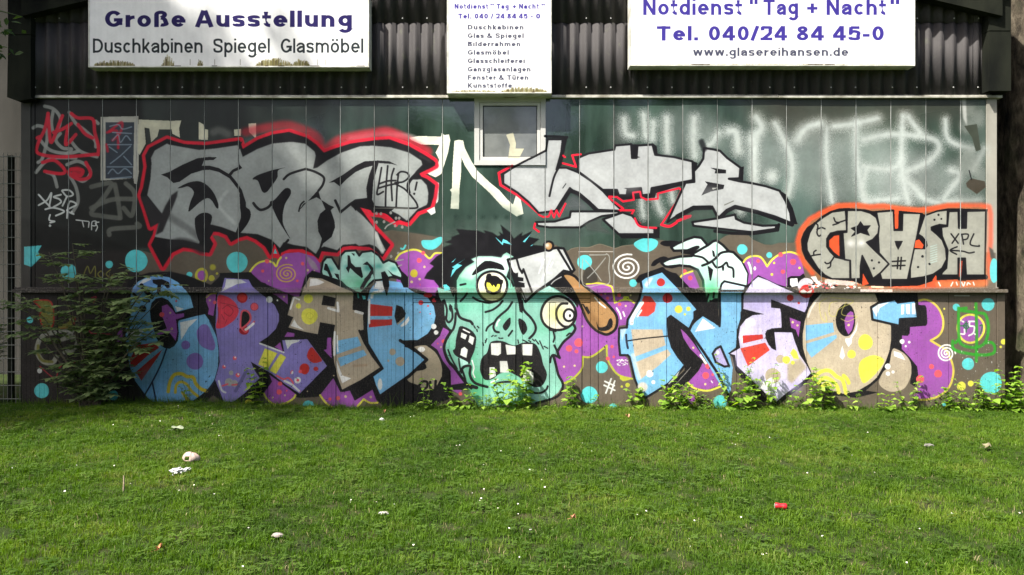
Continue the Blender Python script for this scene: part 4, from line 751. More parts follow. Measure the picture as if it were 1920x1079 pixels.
def puv(me, y):
    uv = me.uv_layers.new(name='paint')
    k = D / (US * (D + y)); n = len(me.loops)
    vi = np.empty(n, np.int32); me.loops.foreach_get('vertex_index', vi)
    co = np.empty(len(me.vertices)*3, np.float32); me.vertices.foreach_get('co', co); co = co.reshape(-1, 3)[vi]
    u = (960 + co[:, 0]*k - CX0) / (CX1 - CX0); v = (CY1 - (540 - (co[:, 2] - CZ)*k)) / (CY1 - CY0)
    uv.data.foreach_set('uv', np.stack([u, v], 1).astype(np.float32).ravel())
def pbuild(mb, name, mat, parent, y):
    me = mb.mesh(name, mat); puv(me, y); return link(name, me, parent)
M_glass = painted('green_glass', (.016, .030, .024), (.068, .120, .095), .06, .9, 1.1, (1.8, 1, .45), .12)  # mottled light and dark green in the base colour stands in for reflections
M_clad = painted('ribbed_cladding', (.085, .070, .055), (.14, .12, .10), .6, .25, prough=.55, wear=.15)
M_wframe = painted('window_paint', (.55, .55, .52), (.66, .66, .63), .4, .4)
M_post = painted('post_paint', (.30, .29, .25), (.38, .37, .32), .5, .3, amul=.9)
M_pane = painted('window_glass', (.14, .15, .145), (.26, .275, .265), .06, .8, 1.6)
M_ledge = painted('ledge_paint', (.20, .18, .15), (.30, .28, .24), .5, .3, 12, wear=.5, amul=.9)
M_bar = simple('glazing_bar_metal', (.18, .20, .19), (.46, .48, .46), 3, .4, .5, (.6, 1, 1.5))
M_gap = simple('shadow_gap', (.008, .009, .009), (.014, .014, .014), 5, .9, .1)
def corr_mat():
    m, nt, p = newmat('fibre_cement', .75, .25)
    c = ramp(nt, noise(nt, 2.2, 8, vec=(1, 1, .5)), [(.3, (.030, .028, .029)), (.7, (.060, .056, .055))])
    sp = ramp(nt, noise(nt, 60, 2), [(.66, (0, 0, 0)), (.70, (1, 1, 1))])
    lichen = ramp(nt, noise(nt, 9, 6), [(.6, (0, 0, 0)), (.72, (.5, .5, .5))])
    c = mix(nt, lichen, c, (.075, .08, .055))
    nt.links.new(c, p.inputs['Base Color']); bump(nt, p, noise(nt, 130, 5), .002); return m
M_corr = corr_mat()
M_trim = simple('weathered_trim', (.20, .19, .15), (.55, .54, .48), 9, .5, .4, (.7, 1, 1), 60)
M_board = simple('slate_board', (.006, .007, .006), (.018, .020, .014), 3, .95, .08, (1, 1, .4), 50)
M_screw = simple('screw_head', (.35, .35, .34), (.5, .5, .48), 40, .4, .5)

B = thing('glazier_workshop', 'single storey workshop with graffiti over green glass panels and a ribbed lower wall', 'building', (0, 1, 0))
B.location = (0, 0, 0)
# solid core behind the skins
YU, YL = 0.0, -0.03
MB().box(WX(58), WX(1866), .06, 6.0, -.3, WZ(176)).build('core_wall', simple('render_side', (.16, .155, .14), (.22, .21, .19), 3, .85, .2, bs=40), B)
# upper glass panels
seam = [58, 65.5, 128.5, 192, 255.5, 319.5, 383, 446.6, 510.2, 573.8, 637.8, 701.7, 765.8, 829.5, 893.2, 957.5, 1022, 1086.6, 1150.8, 1215.2, 1280.2, 1345, 1410, 1474.6, 1539.8, 1605, 1670.3, 1736, 1801, 1849]
WX0, WX1, WY0, WY1 = 889.5, 1023, 183, 311
zt, zb = WZ(184), WZ(541)
for a, b in zip(seam[:-1], seam[1:]):
    jy = random.uniform(-.0012, .0012)
    mb = MB()
    if b <= WX0 + 6 or a >= WX1 - 3: mb.slab(WX(a+.55), WX(b-.55), YU+jy, .05, zb, zt)
    else:
        mb.slab(WX(a+.55), WX(b-.55), YU+jy, .05, zb, WZ(WY1+.5))
        if a < WX0 < b: mb.slab(WX(a+.55), WX(WX0-.5), YU+jy, .05, WZ(WY1+.5), zt)
        if a < WX1 - 3 and b > WX1 + 3: mb.slab(WX(WX1+.5), WX(b-.55), YU+jy, .05, WZ(WY1+.5), zt)
    # every pane stands a hair out of true, as old glass does
    t = Matrix.Rotation(R(random.uniform(-.35, .35)), 3, 'Z') @ Matrix.Rotation(R(random.uniform(-.12, .12)), 3, 'X')
    c0 = Vector((WX((a+b)/2), 0, (zt+zb)/2)); mb.v = [tuple(c0 + t @ (Vector(v) - c0)) for v in mb.v]
    pbuild(mb, 'glass_panel', M_glass, B, YU)
MB().box(WX(58), WX(1849), .052, .058, zb, zt).build('panel_backing', M_gap, B)
for i, s in enumerate(seam[1:-1]):
    lo = zb
    hi = WZ(WY1+1) if WX0 < s < WX1 else zt
    wbar = .0030 if i % 3 else .0044
    if s == 65.5: continue
    MB().box(WX(s-.1), WX(s-.1)+wbar, -.0035, .03, lo, hi).build('glazing_bar', M_bar, B)
# end posts
for a, b in ((40, 58), (1849, 1868.5)):
    mb = MB().slab(WX(a), WX(b), -.012, .07, WZ(541), WZ(183), .003); pbuild(mb, 'corner_post', M_post, B, 0)
# window: frame with sash and pane
wf = MB(); yo = -.016
def ring(mb, x0, x1, y0, y1, w, yf, yb):
    X0, X1, Z0, Z1, W = WX(x0), WX(x1), WZ(y1), WZ(y0), w*US
    mb.slab(X0, X0+W, yf, yb, Z0, Z1); mb.slab(X1-W, X1, yf, yb, Z0, Z1)
    mb.slab(X0+W, X1-W, yf, yb, Z0, Z0+W); mb.slab(X0+W, X1-W, yf, yb, Z1-W, Z1)
ring(wf, WX0, WX1, WY0, WY1, 9.5, -.018, .05)
win = pbuild(wf, 'window_frame', M_wframe, B, 0)
sf = MB(); ring(sf, WX0+9.9, WX1-9.9, WY0+9.9, WY1-9.9, 6.0, -.008, .045); pbuild(sf, 'sash', M_wframe, win, 0)
sl_ = MB(); ring(sl_, WX0+15.6, WX1-15.6, WY0+15.6, WY1-15.6, 1.6, .006, .03); sl_.build('seal', M_gap, win)
pm = MB().box(WX(WX0+15), WX(WX1-15), .012, .03, WZ(WY1-15), WZ(WY0+15)); pbuild(pm, 'pane', M_pane, win, 0)
# ledge between upper and lower wall: two sill strips
lm = MB(); lm.slab(WX(30), WX(1869), -.036, .0, WZ(543.2), WZ(539.5), .0015); pbuild(lm, 'sill_strip', M_ledge, B, -.03)
for a, b in ((22, 372), (372.6, 762), (762.6, 1120), (1120.6, 1513), (1513.6, 1890.5)):
    yf = -.088
    lm = MB().slab(WX(a, yf), WX(b, yf), yf + random.uniform(-.002, .002), -.004, WZ(549.6, yf), WZ(543.6, yf), .002); pbuild(lm, 'ledge', M_ledge, B, yf)
# lower ribbed cladding boards
def ribbed(x0, x1, z0, z1, yf, pitch=.0515, g=.0028, dp=.0022):
    n = max(1, round((x1-x0)/pitch)); p = (x1-x0)/n; pr = [(x0, yf+.004)]
    for i in range(n):
        a = x0 + i*p
        pr += [(a+g/2, yf), (a+p-g/2, yf)]
        if i < n-1: pr += [(a+p, yf+dp)]
    pr += [(x1, yf+.004)]
    m = MB(); N = len(pr); v = [(x, y, z0) for x, y in pr] + [(x, y, z1) for x, y in pr]
    m.add(v, [(i, i+1, N+i+1, N+i) for i in range(N-1)])
    m.add([(x0, yf+.004, z0), (x0, yf+.004, z1), (x0, .06, z1), (x0, .06, z0)], [(0, 1, 2, 3)])
    m.add([(x1, yf+.004, z0), (x1, yf+.004, z1), (x1, .06, z1), (x1, .06, z0)], [(3, 2, 1, 0)])
    return m
zl0, zl1 = -.12, WZ(548, -.03)
bseam = [40, 108, 240, 372.5, 502, 630, 758.5, 774]
for a, b in zip(bseam[:-1], bseam[1:]):
    pbuild(ribbed(WX(a, YL)+.003, WX(b, YL)-.003, zl0, zl1, YL + random.uniform(-.002, .002)), 'cladding_board', M_clad, B, YL)
# service door field in the middle: header strips and narrow boards
for z0, z1, yy in ((560, 549.5, -.034), (567.5, 560.8, -.030)):
    pbuild(MB().slab(WX(775, YL), WX(1107, YL), yy, .05, WZ(z0, YL), WZ(z1, YL), .0015), 'header_board', M_clad, B, YL)
dse = [775, 791, 842, 905, 917, 967, 980, 1030, 1042, 1091, 1107]
for i, (a, b) in enumerate(zip(dse[:-1], dse[1:])):
    pbuild(ribbed(WX(a, YL)+.0016, WX(b, YL)-.0016, zl0, WZ(568.2, YL), YL - (.004 if (b-a) > 20 else -.006), .34, .004, .004), 'cladding_board', M_clad, B, YL)
for a, b in zip([1107, 1122, 1250, 1381.7, 1513.2, 1645.6, 1779], [1122, 1250, 1381.7, 1513.2, 1645.6, 1779, 1869]):
    pbuild(ribbed(WX(a, YL)+.003, WX(b, YL)-.003, zl0, zl1, YL + random.uniform(-.003, .002)), 'cladding_board', M_clad, B, YL)
pbuild(MB().slab(WX(1869.5, YL), WX(1884.5, YL), YL-.004, .06, zl0, zl1, .003), 'corner_board', M_clad, B, YL)
MB().box(WX(40), WX(1869), -.012, .05, zl0, WZ(548)).build('cladding_backing', M_gap, B)
MB().box(WX(38), WX(1882), -.026, .0, -.3, -.125).build('base_plinth', simple('plinth_concrete', (.11, .10, .085), (.18, .165, .14), 7, .9, .2, bs=30), B)
# ---- corrugated gable
PITCH = 22.86*US; AMP = .025
def gtop(x): return WZ(25) + .238*(x - WX(60)) if x < WX(960) else WZ(25) + .238*(WX(1860) - x)
def sheet(x0, x1, z0, z1, y):
    n = int(round((x1-x0)/PITCH*12)); F_, B_ = [], []
    for i in range(n+1):
        x = x0 + (x1-x0)*i/n; c = math.cos(2*math.pi*(x-WX(70))/PITCH); yy = y - AMP*c*(1 if c < 0 else 1.0)
        zz = min(z1, gtop(x)+.03); F_.append((x, yy, z0, zz)); B_.append((x, yy+.007, z0, zz))
    m = MB(); N = n+1
    v = [(x, yy, a) for x, yy, a, b in F_] + [(x, yy, b) for x, yy, a, b in F_] + [(x, yy, a) for x, yy, a, b in B_] + [(x, yy, b) for x, yy, a, b in B_]
    f = []
    for i in range(n): f += [(i, i+1, N+i+1, N+i), (2*N+i+1, 2*N+i, 3*N+i, 3*N+i+1), (2*N+i, 2*N+i+1, i+1, i), (N+i, N+i+1, 3*N+i+1, 3*N+i)]
    f += [(0, N, 3*N, 2*N), (n, 2*N+n, 3*N+n, N+n)]
    return m.add(v, f)
xs, x = [], WX(58)
YC = -.016
while x < WX(1853) - .1: xs.append(x); x += PITCH*7
xs.append(WX(1853))
for i, (a, b) in enumerate(zip(xs[:-1], xs[1:])):
    ov = .0 if i % 2 else .010
    sheet(a, b + (PITCH*.25 if i < len(xs)-2 else 0), WZ(180.5, YC) , WZ(39, YC), YC + (i % 2)*.004).build('corrugated_sheet', M_corr, B, True)
    sheet(a, b + (PITCH*.25 if i < len(xs)-2 else 0), WZ(43.5, YC), WZ(-190), YC - .010 + (i % 2)*.004).build('corrugated_sheet', M_corr, B, True)
sm = MB(); sm.tube([(0, 0, 0), (0, -.006, 0)], [.009, .006], 8)
sme = sm.mesh('screw', M_screw)
for zz, k0 in ((165.5, 0), (37, 1)):
    k = 0
    xx = WX(70)
    while xx < WX(1845):
        if (k % 5) in (0, 2):
            if gtop(xx) > WZ(zz) + .02:
                o = link('screw', sme, B); o.location = (xx, YC - AMP - (.012 if k0 else 0) - .004 + .004, WZ(zz, YC))
        xx += PITCH; k += 1
# trim strip under the sheets (in lengths)
for a, b in ((55, 470), (470.5, 842), (842.5, 1034), (1034.5, 1460), (1460.5, 1880)):
    j = random.uniform(-.0025, .0025)
    MB().slab(WX(a, -.045), WX(b, -.045), -.045+j, .04, WZ(184, -.045)+j, WZ(178.8, -.045)+j, .003).build('drip_trim', M_trim, B)
MB().box(WX(57), WX(1870), -.012, .06, WZ(183.4), WZ(180)).build('lintel', M_board, B)
# vertical corner boards and sloping verge
def prism(pts2, y0, y1):
    n = len(pts2); return MB().add([(x, y0, z) for x, z in pts2] + [(x, y1, z) for x, z in pts2],
        [tuple(range(n)), tuple(range(2*n-1, n-1, -1))] + [(i, n+i, n+(i+1) % n, (i+1) % n) for i in range(n)])
def Pq(p, y): return [(WX(a, y), WZ(b, y)) for a, b in p]
prism(Pq([(15, 66), (57.5, 66), (57.5, 183), (62, 185.5), (34, 190), (13, 183)], -.13), -.13, .3).build('verge_board', M_board, B)
prism(Pq([(13, -60), (57.5, -60), (57.5, 65), (15, 65)], -.136), -.136, .3).build('verge_board', M_board, B)
prism(Pq([(1854.5, 59), (1896, 59), (1896, 171), (1854.5, 171)], -.13), -.13, .3).build('verge_board', M_board, B)
prism(Pq([(1854.5, -70), (1896, -70), (1896, 58), (1854.5, 58)], -.136), -.136, .3).build('verge_board', M_board, B)
for sgn, xa in ((1, 40), (-1, 1880)):
    y = -.20; n = 5
    for q in range(n):
        a = xa + sgn*q*(920/n); b = xa + sgn*(q+1)*(920/n) - sgn*.6
        za, zc = 30.5 - .238*sgn*(a-xa), 30.5 - .238*sgn*(b-xa)
        prism(Pq(sorted([(a, za), (b, zc)]) + sorted([(b, zc-46), (a, za-46)], reverse=True), y), y - .002*(q % 2), -.06).build('verge_board', M_board, B)
roofm = simple('roof_sheet', (.07, .068, .062), (.12, .115, .10), 3, .8, .3, bs=30)
for sg in (-1, 1):
    x0, x1 = (WX(20), 0) if sg < 0 else (0, WX(1900)); zA, zB = WZ(-18), WZ(-18) + .238*abs(WX(20))
    z0, z1 = (zA, zB) if sg < 0 else (zB, zA)
    MB().add([(x0, -.3, z0), (x1, -.3, z1), (x1, 6.2, z1), (x0, 6.2, z0), (x0, -.3, z0+.07), (x1, -.3, z1+.07), (x1, 6.2, z1+.07), (x0, 6.2, z0+.07)],
        [(0,1,5,4),(1,2,6,5),(2,3,7,6),(3,0,4,7),(4,5,6,7),(3,2,1,0)]).build('roof', roofm, B)
prism([(WX(60), WZ(176)), (WX(1860), WZ(176)), (WX(1860), WZ(10)), (0, WZ(-190)), (WX(60), WZ(10))], .025, .05).build('gable_wall', M_gap, B)
prism([(WX(60), WZ(176)), (WX(1860), WZ(176)), (WX(1860), WZ(10)), (0, WZ(-190)), (WX(60), WZ(10))], 5.9, 6.0).build('rear_gable', M_board, B)

# ---------------------------------------------------------------- signs
M_sframe = simple('sign_frame', (.42, .42, .36), (.72, .72, .66), 7, .4, .5, bs=40)
def flat(name, col, rough=.5):
    return simple(name, tuple(c*.85 for c in col), tuple(min(1, c*1.15) for c in col), 14, rough, .4)
M_rust = simple('rust', (.02, .014, .010), (.09, .05, .03), 60, .9, .2)
YS = -.205
def sign(name, label, x0, x1, y0, y1, draw, rust, yb=-.03, fr=2.6):
    s = thing(name, label, 'sign', (WX((x0+x1)/2, YS), YS, WZ(y1, YS))); inv = Matrix.Translation(s.location).inverted()
    def fix(o): o.matrix_parent_inverse = inv; return o
    setcanvas(x0, x1, y0, y1, 4, (243, 244, 243)); draw(); fade(int(x0))
    for ch in range(3): CV[..., ch] = boxblur(CV[..., ch], 1)
    im = mkimage('sign_print')
    m, nt, p = newmat('sign_print', .5, .15)
    uv = nd(nt, 'ShaderNodeUVMap', uv_map='paint'); t = nd(nt, 'ShaderNodeTexImage', image=im, interpolation='Linear', extension='EXTEND'); nt.links.new(uv.outputs[0], t.inputs[0])
    nt.links.new(mix(nt, 1.0, t.outputs[0], (.88, .88, .88), 'MULTIPLY'), p.inputs['Base Color']); bump(nt, p, noise(nt, 2.5, 3), .004, .3)
    X0, X1, Z0, Z1, W = WX(x0, YS), WX(x1, YS), WZ(y1, YS), WZ(y0, YS), fr*US
    fix(pbuild(MB().slab(X0+W, X1-W, YS+.004, yb, Z0+W, Z1-W), 'sign_face', m, s, YS))
    for a in ((X0, X0+W, Z0, Z1), (X1-W, X1, Z0, Z1), (X0+W, X1-W, Z0, Z0+W), (X0+W, X1-W, Z1-W, Z1)):
        fix(MB().slab(a[0], a[1], YS, yb, a[2], a[3], .003).build('frame', M_sframe, s))
    for cx, ww in rust:
        fix(MB().box(WX(cx-ww, YS), WX(cx+ww, YS), YS-.0012, YS+.0002, Z0+W*.80, Z0+W*1.12+.002).build('rust_patch', M_rust, s))
NA, VI, SLT, GRY = (26, 14, 84), (62, 51, 142), (34, 42, 46), (70, 72, 92)
def d1():
    for t, u, v in (('Große', 196, 347), ('Ausstellung', 365.5, 660)): text(NA, t, u, v, 51, 30.5, .205, .14)
    for t, u, v in (('Duschkabinen', 173.5, 380), ('Spiegel', 399.5, 505.5), ('Glasmöbel', 526, 681)): text(SLT, t, u, v, 99.5, 26.5, .15, .115)
    moss(176, 252, 123, 10, 1); moss(304, 326, 123, 20, 2); moss(480, 548, 123, 14, 3); moss(548, 580, 123, 12, 4); moss(370, 380, 123, 10, 5)
    for x in (356, 372, 402, 450, 595, 610): S((90, 84, 70), 1, [x, 112, x, 122], 0, a=.7)
def d2():
    for t, u, v in (('Notdienst', 852, 915), ('"', 920, 925.5), ('Tag', 931, 954), ('+', 961, 968), ('Nacht', 973, 1010), ('"', 1016, 1021)): text(VI, t, u, v, 17, 9.2, .22, .17)
    for t, u, v in (('Tel.', 859, 884), ('040', 890, 915), ('/', 921, 924.5), ('24', 930, 946), ('84', 951, 968), ('45', 973, 989), ('-', 995, 999), ('0', 1005, 1013)): text(VI, t, u, v, 35.5, 9.4, .22, .17)
    for t, xr, yy in (('Duschkabinen', 982, 56), ('Glas & Spiegel', 982, 71.8), ('Bilderrahmen', 976, 87.5), ('Glasmöbel', 954, 103.3), ('Glasschleiferei', 984, 119), ('Ganzglasanlagen', 995, 134.8), ('Fenster & Türen', 991, 150.3), ('Kunststoffe', 960, 165.3)):
        text(GRY, t, 877, xr, yy, 8.8, .215, .17)
    T(0, 0, 1); F((60, 190, 196), '962 -20 987 -20 985 1 964 1'); moss(940, 1026, 173, 10, 6, .8); moss(845, 935, 173, 4, 7, .5)
def d3():
    for t, u, v in (('Notdienst', 1206, 1391), ('"', 1407, 1420), ('Tag', 1432, 1497), ('+', 1514, 1533), ('Nacht', 1550, 1661), ('"', 1671, 1686)): text(VI, t, u, v, 28.5, 29.5, .185, .14)
    for t, u, v in (('Tel.', 1232, 1309), ('040/24', 1329, 1476), ('84', 1494, 1545), ('45-0', 1562.5, 1658)): text(VI, t, u, v, 76.5, 27, .2, .15)
    text(GRY, 'www.glasereihansen.de', 1300, 1591, 105.5, 15.5, .185, .15)
    moss(1190, 1700, 122, 1.6, 8, .35)
sign('shop_sign', 'long white sign at left reading Große Ausstellung with moss on its lower edge', 165, 692, -6, 127, d1, ((330, 9), (402, 5), (527, 6), (590, 9), (676, 8), (500, 3)))
sign('shop_sign', 'tall white sign above the window listing Duschkabinen to Kunststoffe', 838, 1034.5, -64, 176, d2, ((1000, 3),))
sign('shop_sign', 'large white sign at right reading Notdienst Tag + Nacht with phone number and web address', 1181, 1716.5, -66, 124.5, d3, ((1314, 17), (1532, 11), (1556, 9), (1519, 4)))
# crowns, given round the tree's foot: (x, y, z, radius)
NEAR_CLUMPS = [(0, 0, 8.5, 1.5), (.9, .2, 8.0, 1.2), (.8, 1.0, 6.8, 1.1), (1.2, -.3, 9.2, 1.2), (-1.0, -1.0, 10, 1.6), (.8, .8, 6.0, .9), (-1.6, .3, 7.6, 1.6), (-.6, 1.4, 9.6, 1.5), (-1.2, .7, 5.8, 1.2)]
SHADE_N = 15000
def _shade():
    """clumps thick over the far left of the wall and thinning towards its middle"""
    rg = random.Random(42); out = []
    for x, z, r, k in ((-6.4, 1.8, 1.4, 4), (-6.0, 3.3, 1.4, 4), (-4.9, 1.9, 1.3, 3), (-4.7, 3.3, 1.1, 2), (-3.6, 2.7, 1.0, 3), (-3.6, 1.3, 1.0, 3), (-2.6, 2.2, .9, 2), (-2.2, 1.0, .8, 1), (-6.6, 5.0, 1.3, 3), (-5.5, 4.3, 1.2, 3), (-7.5, 2.5, 1.5, 3), (-1.6, 1.2, .7, 1)):
        for _ in range(k):
            t = rg.uniform(21, 26); out.append((x + sd.x*t + 16.5 + rg.uniform(-.3, .3), sd.y*t + 10.5, z + sd.z*t + rg.uniform(-.3, .3), r))
    return out
SHADE_CLUMPS = _shade()
# ---------------------------------------------------------------- ground
def gh(x, y):
    """lawn height: nearly level, a low mound in front of the left end of the wall"""
    h = .095*math.exp(-((x+3.9)**2/1.6 + (y+.5)**2/.8)) + .03*math.exp(-((x+5.6)**2/.6 + (y+.3)**2/.5)) - .02*math.exp(-((x-5.2)**2/2 + (y+.4)**2/1.0))
    h += .022*mnoise.noise(Vector((x*.7, y*.7, 3))) + .010*mnoise.noise(Vector((x*2.3, y*2.3, 7)))
    return h - .012
def axis(a, b, n, far):
    c = list(np.linspace(a, b, n)); s = (b-a)/n; out = []; p = c[-1]
    while p < far: s *= 1.35; p += s; out.append(p)
    lo = []; p = c[0]; s = (b-a)/n
    while p > -far: s *= 1.35; p -= s; lo.append(p)
    return lo[::-1] + c + out
gx, gy = axis(-9, 9, 110, 600), axis(-9.5, .5, 70, 600)
gm = MB(); nx = len(gx)
for yy in gy:
    for xx in gx: gm.v.append((xx, yy, gh(xx, yy) if abs(xx) < 40 and abs(yy) < 40 else -.01))
for j in range(len(gy)-1):
    for i in range(nx-1): a = j*nx+i; gm.f.append((a, a+1, a+nx+1, a+nx))
def soil_mat():
    m, nt, p = newmat('turf_soil', .95, .1)
    c = ramp(nt, noise(nt, 3, 8), [(.3, (.022, .030, .010)), (.5, (.030, .046, .012)), (.7, (.050, .045, .022))])
    nt.links.new(c, p.inputs['Base Color']); bump(nt, p, noise(nt, 40, 8), .02, 1); return m
g = gm.build('ground', soil_mat(), None, True); g['kind'] = 'structure'; g['label'] = 'level ground with thin turf and bare soil'
def leafmat(name, c1, c2, c3=None, trans=.35, rough=.55, scale=4, rnd=.3, spec=.3):
    m = bpy.data.materials.new(name); m.use_nodes = True; nt = m.node_tree; p = nt.nodes['Principled BSDF']; out = nt.nodes['Material Output']
    oi = nd(nt, 'ShaderNodeObjectInfo')
    st = [(.3, c1), (.62, c2)] + ([(.78, c3)] if c3 else [])
    f = noise(nt, scale, 6)
    a = nd(nt, 'ShaderNodeMath', operation='MULTIPLY_ADD'); nt.links.new(oi.outputs['Random'], a.inputs[0]); a.inputs[1].default_value = rnd; nt.links.new(f, a.inputs[2])
    b = nd(nt, 'ShaderNodeMath', operation='SUBTRACT'); nt.links.new(a.outputs[0], b.inputs[0]); b.inputs[1].default_value = rnd/2
    c = ramp(nt, b.outputs[0], st)
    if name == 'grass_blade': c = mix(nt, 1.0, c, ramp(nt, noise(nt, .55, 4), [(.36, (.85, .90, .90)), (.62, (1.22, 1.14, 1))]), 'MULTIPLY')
    nt.links.new(c, p.inputs['Base Color']); p.inputs['Roughness'].default_value = rough; p.inputs['Specular IOR Level'].default_value = spec
    t = nd(nt, 'ShaderNodeBsdfTranslucent'); hs = nd(nt, 'ShaderNodeHueSaturation'); hs.inputs['Value'].default_value = 1.5; hs.inputs['Saturation'].default_value = 1.15; nt.links.new(c, hs.inputs['Color']); nt.links.new(hs.outputs[0], t.inputs[0])
    mx = nd(nt, 'ShaderNodeMixShader'); mx.inputs[0].default_value = trans; nt.links.new(p.outputs[0], mx.inputs[1]); nt.links.new(t.outputs[0], mx.inputs[2]); nt.links.new(mx.outputs[0], out.inputs[0])
    return m
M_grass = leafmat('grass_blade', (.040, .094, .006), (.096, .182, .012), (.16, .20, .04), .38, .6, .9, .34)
# tufts for the lawn: instanced over a sheet by geometry nodes
def tuft(seed, n, rad, hmin, hmax):
    rg = random.Random(seed); m = MB()
    for _ in range(n):
        a = rg.random()*6.283; r = rad*math.sqrt(rg.random()); bx, by = r*math.cos(a), r*math.sin(a)
        h = rg.uniform(hmin, hmax); w = rg.uniform(.0012, .0024); d = rg.random()*6.283; lean = rg.uniform(.1, .9)*h; la = rg.random()*6.283
        dx, dy = math.cos(d)*w, math.sin(d)*w; lx, ly = math.cos(la)*lean, math.sin(la)*lean
        m.add([(bx-dx, by-dy, -.008), (bx+dx, by+dy, -.008), (bx+lx*.35+dx*.8, by+ly*.35+dy*.8, h*.6), (bx+lx*.35-dx*.8, by+ly*.35-dy*.8, h*.6), (bx+lx, by+ly, h*.95)], [(0, 1, 2, 3), (3, 2, 4)])
    for _ in range(rg.randint(0, 3) if n > 20 else 0):                         # a few round clover leaves among the blades
        a = rg.random()*6.283; r = rad*rg.random(); z = rg.uniform(.012, .028); c = Vector((r*math.cos(a), r*math.sin(a), z)); rr = rg.uniform(.004, .008)
        for k in range(3):
            t = k*2.09+a; cc = c + Vector((math.cos(t), math.sin(t), 0))*rr
            m.add([cc + Vector((math.cos(t+q)*rr*.8, math.sin(t+q)*rr*.8, .002*math.sin(q*3))) for q in (0, 1.05, 2.1, 3.14, 4.2, 5.2)], [(0, 1, 2, 3, 4, 5)])
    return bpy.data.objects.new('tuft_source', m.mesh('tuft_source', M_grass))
M_straw = leafmat('dry_straw', (.16, .14, .06), (.30, .26, .13), None, .2, .7, 3, .3)
M_clover = leafmat('clover_leaf', (.045, .098, .012), (.088, .155, .022), None, .35, .5, 3, .3)
def clover(seed):
    rg = random.Random(seed); m = MB()
    for _ in range(9):
        a = rg.random()*6.283; r = .07*math.sqrt(rg.random()); c = Vector((r*math.cos(a), r*math.sin(a), rg.uniform(.016, .036))); q = rg.uniform(.005, .010)
        for k in range(3):
            t = k*2.09+a; cc = c + Vector((math.cos(t), math.sin(t), 0))*q
            m.add([cc + Vector((math.cos(t+w_)*q*.85, math.sin(t+w_)*q*.85, .002*math.sin(w_*3))) for w_ in (0, 1.05, 2.1, 3.14, 4.2, 5.2)], [(0, 1, 2, 3, 4, 5)])
    return bpy.data.objects.new('clover_source', m.mesh('clover_source', M_clover))
def straw(seed):
    o = tuft(seed, 7, .07, .012, .035); o.data.materials[0] = M_straw; return o
protos = [clover(21), straw(22), tuft(5, 40, .07, .02, .045), tuft(6, 46, .07, .012, .03), tuft(7, 44, .08, .016, .036), tuft(1, 44, .075, .018, .040), tuft(2, 44, .075, .014, .034), tuft(3, 40, .06, .022, .055), tuft(4, 50, .08, .012, .028)]
lm = MB(); xs_ = np.linspace(-8.6, 8.6, 60); ys_ = np.linspace(-7.4, -.03, 30)
for yy in ys_:
    for xx in xs_: lm.v.append((xx, yy, gh(xx, yy)+.001))
for j in range(29):
    for i in range(59): a = j*60+i; lm.f.append((a, a+1, a+61, a+60))
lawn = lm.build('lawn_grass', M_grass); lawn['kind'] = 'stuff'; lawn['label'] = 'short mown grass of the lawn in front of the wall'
ng = bpy.data.node_groups.new('grass_scatter', 'GeometryNodeTree')
ng.interface.new_socket('Geometry', in_out='INPUT', socket_type='NodeSocketGeometry'); ng.interface.new_socket('Geometry', in_out='OUTPUT', socket_type='NodeSocketGeometry')
N = ng.nodes; gi = N.new('NodeGroupInput'); go = N.new('NodeGroupOutput')
dp = N.new('GeometryNodeDistributePointsOnFaces'); dp.inputs['Density'].default_value = 290
ip = N.new('GeometryNodeInstanceOnPoints'); ip.inputs['Pick Instance'].default_value = True
g2i = N.new('GeometryNodeGeometryToInstance')
for pr in protos:
    oi = N.new('GeometryNodeObjectInfo'); oi.inputs['Object'].default_value = pr; oi.inputs['As Instance'].default_value = True; ng.links.new(oi.outputs['Geometry'], g2i.inputs[0])
ri = N.new('FunctionNodeRandomValue'); ri.data_type = 'INT'; ri.inputs['Min'].default_value = 0; ri.inputs['Max'].default_value = 8
rr = N.new('FunctionNodeRandomValue'); rr.data_type = 'FLOAT_VECTOR'; rr.inputs['Min'].default_value = (-.12, -.12, 0); rr.inputs['Max'].default_value = (.12, .12, 6.283)
rs = N.new('FunctionNodeRandomValue'); rs.data_type = 'FLOAT'; rs.inputs[2].default_value = .65; rs.inputs[3].default_value = 1.25
npos = N.new('GeometryNodeInputPosition'); nn = N.new('ShaderNodeTexNoise'); nn.inputs['Scale'].default_value = 1.9; nn.inputs['Detail'].default_value = 3
mr = N.new('ShaderNodeMapRange'); mr.inputs[1].default_value = .35; mr.inputs[2].default_value = .68; mr.inputs[3].default_value = .8; mr.inputs[4].default_value = 1.35
mu = N.new('ShaderNodeMath'); mu.operation = 'MULTIPLY'
l = ng.links.new
l(gi.outputs[0], dp.inputs[0]); l(dp.outputs[0], ip.inputs[0]); l(g2i.outputs[0], ip.inputs['Instance'])
n2 = N.new('ShaderNodeTexNoise'); n2.inputs['Scale'].default_value = 3.1; n2.inputs['Detail'].default_value = 4; m2 = N.new('ShaderNodeMapRange'); m2.inputs[1].default_value = .36; m2.inputs[2].default_value = .46; m2.inputs[3].default_value = 190; m2.inputs[4].default_value = 310; l(npos.outputs[0], n2.inputs['Vector']); l(n2.outputs[0], m2.inputs[0]); l(m2.outputs[0], dp.inputs['Density']); l(ri.outputs[2], ip.inputs['Instance Index']); l(rr.outputs[0], ip.inputs['Rotation'])
l(npos.outputs[0], nn.inputs['Vector']); l(nn.outputs[0], mr.inputs[0]); l(mr.outputs[0], mu.inputs[0]); l(rs.outputs[1], mu.inputs[1]); l(mu.outputs[0], ip.inputs['Scale']); l(ip.outputs[0], go.inputs[0])
md = lawn.modifiers.new('scatter', 'NODES'); md.node_group = ng
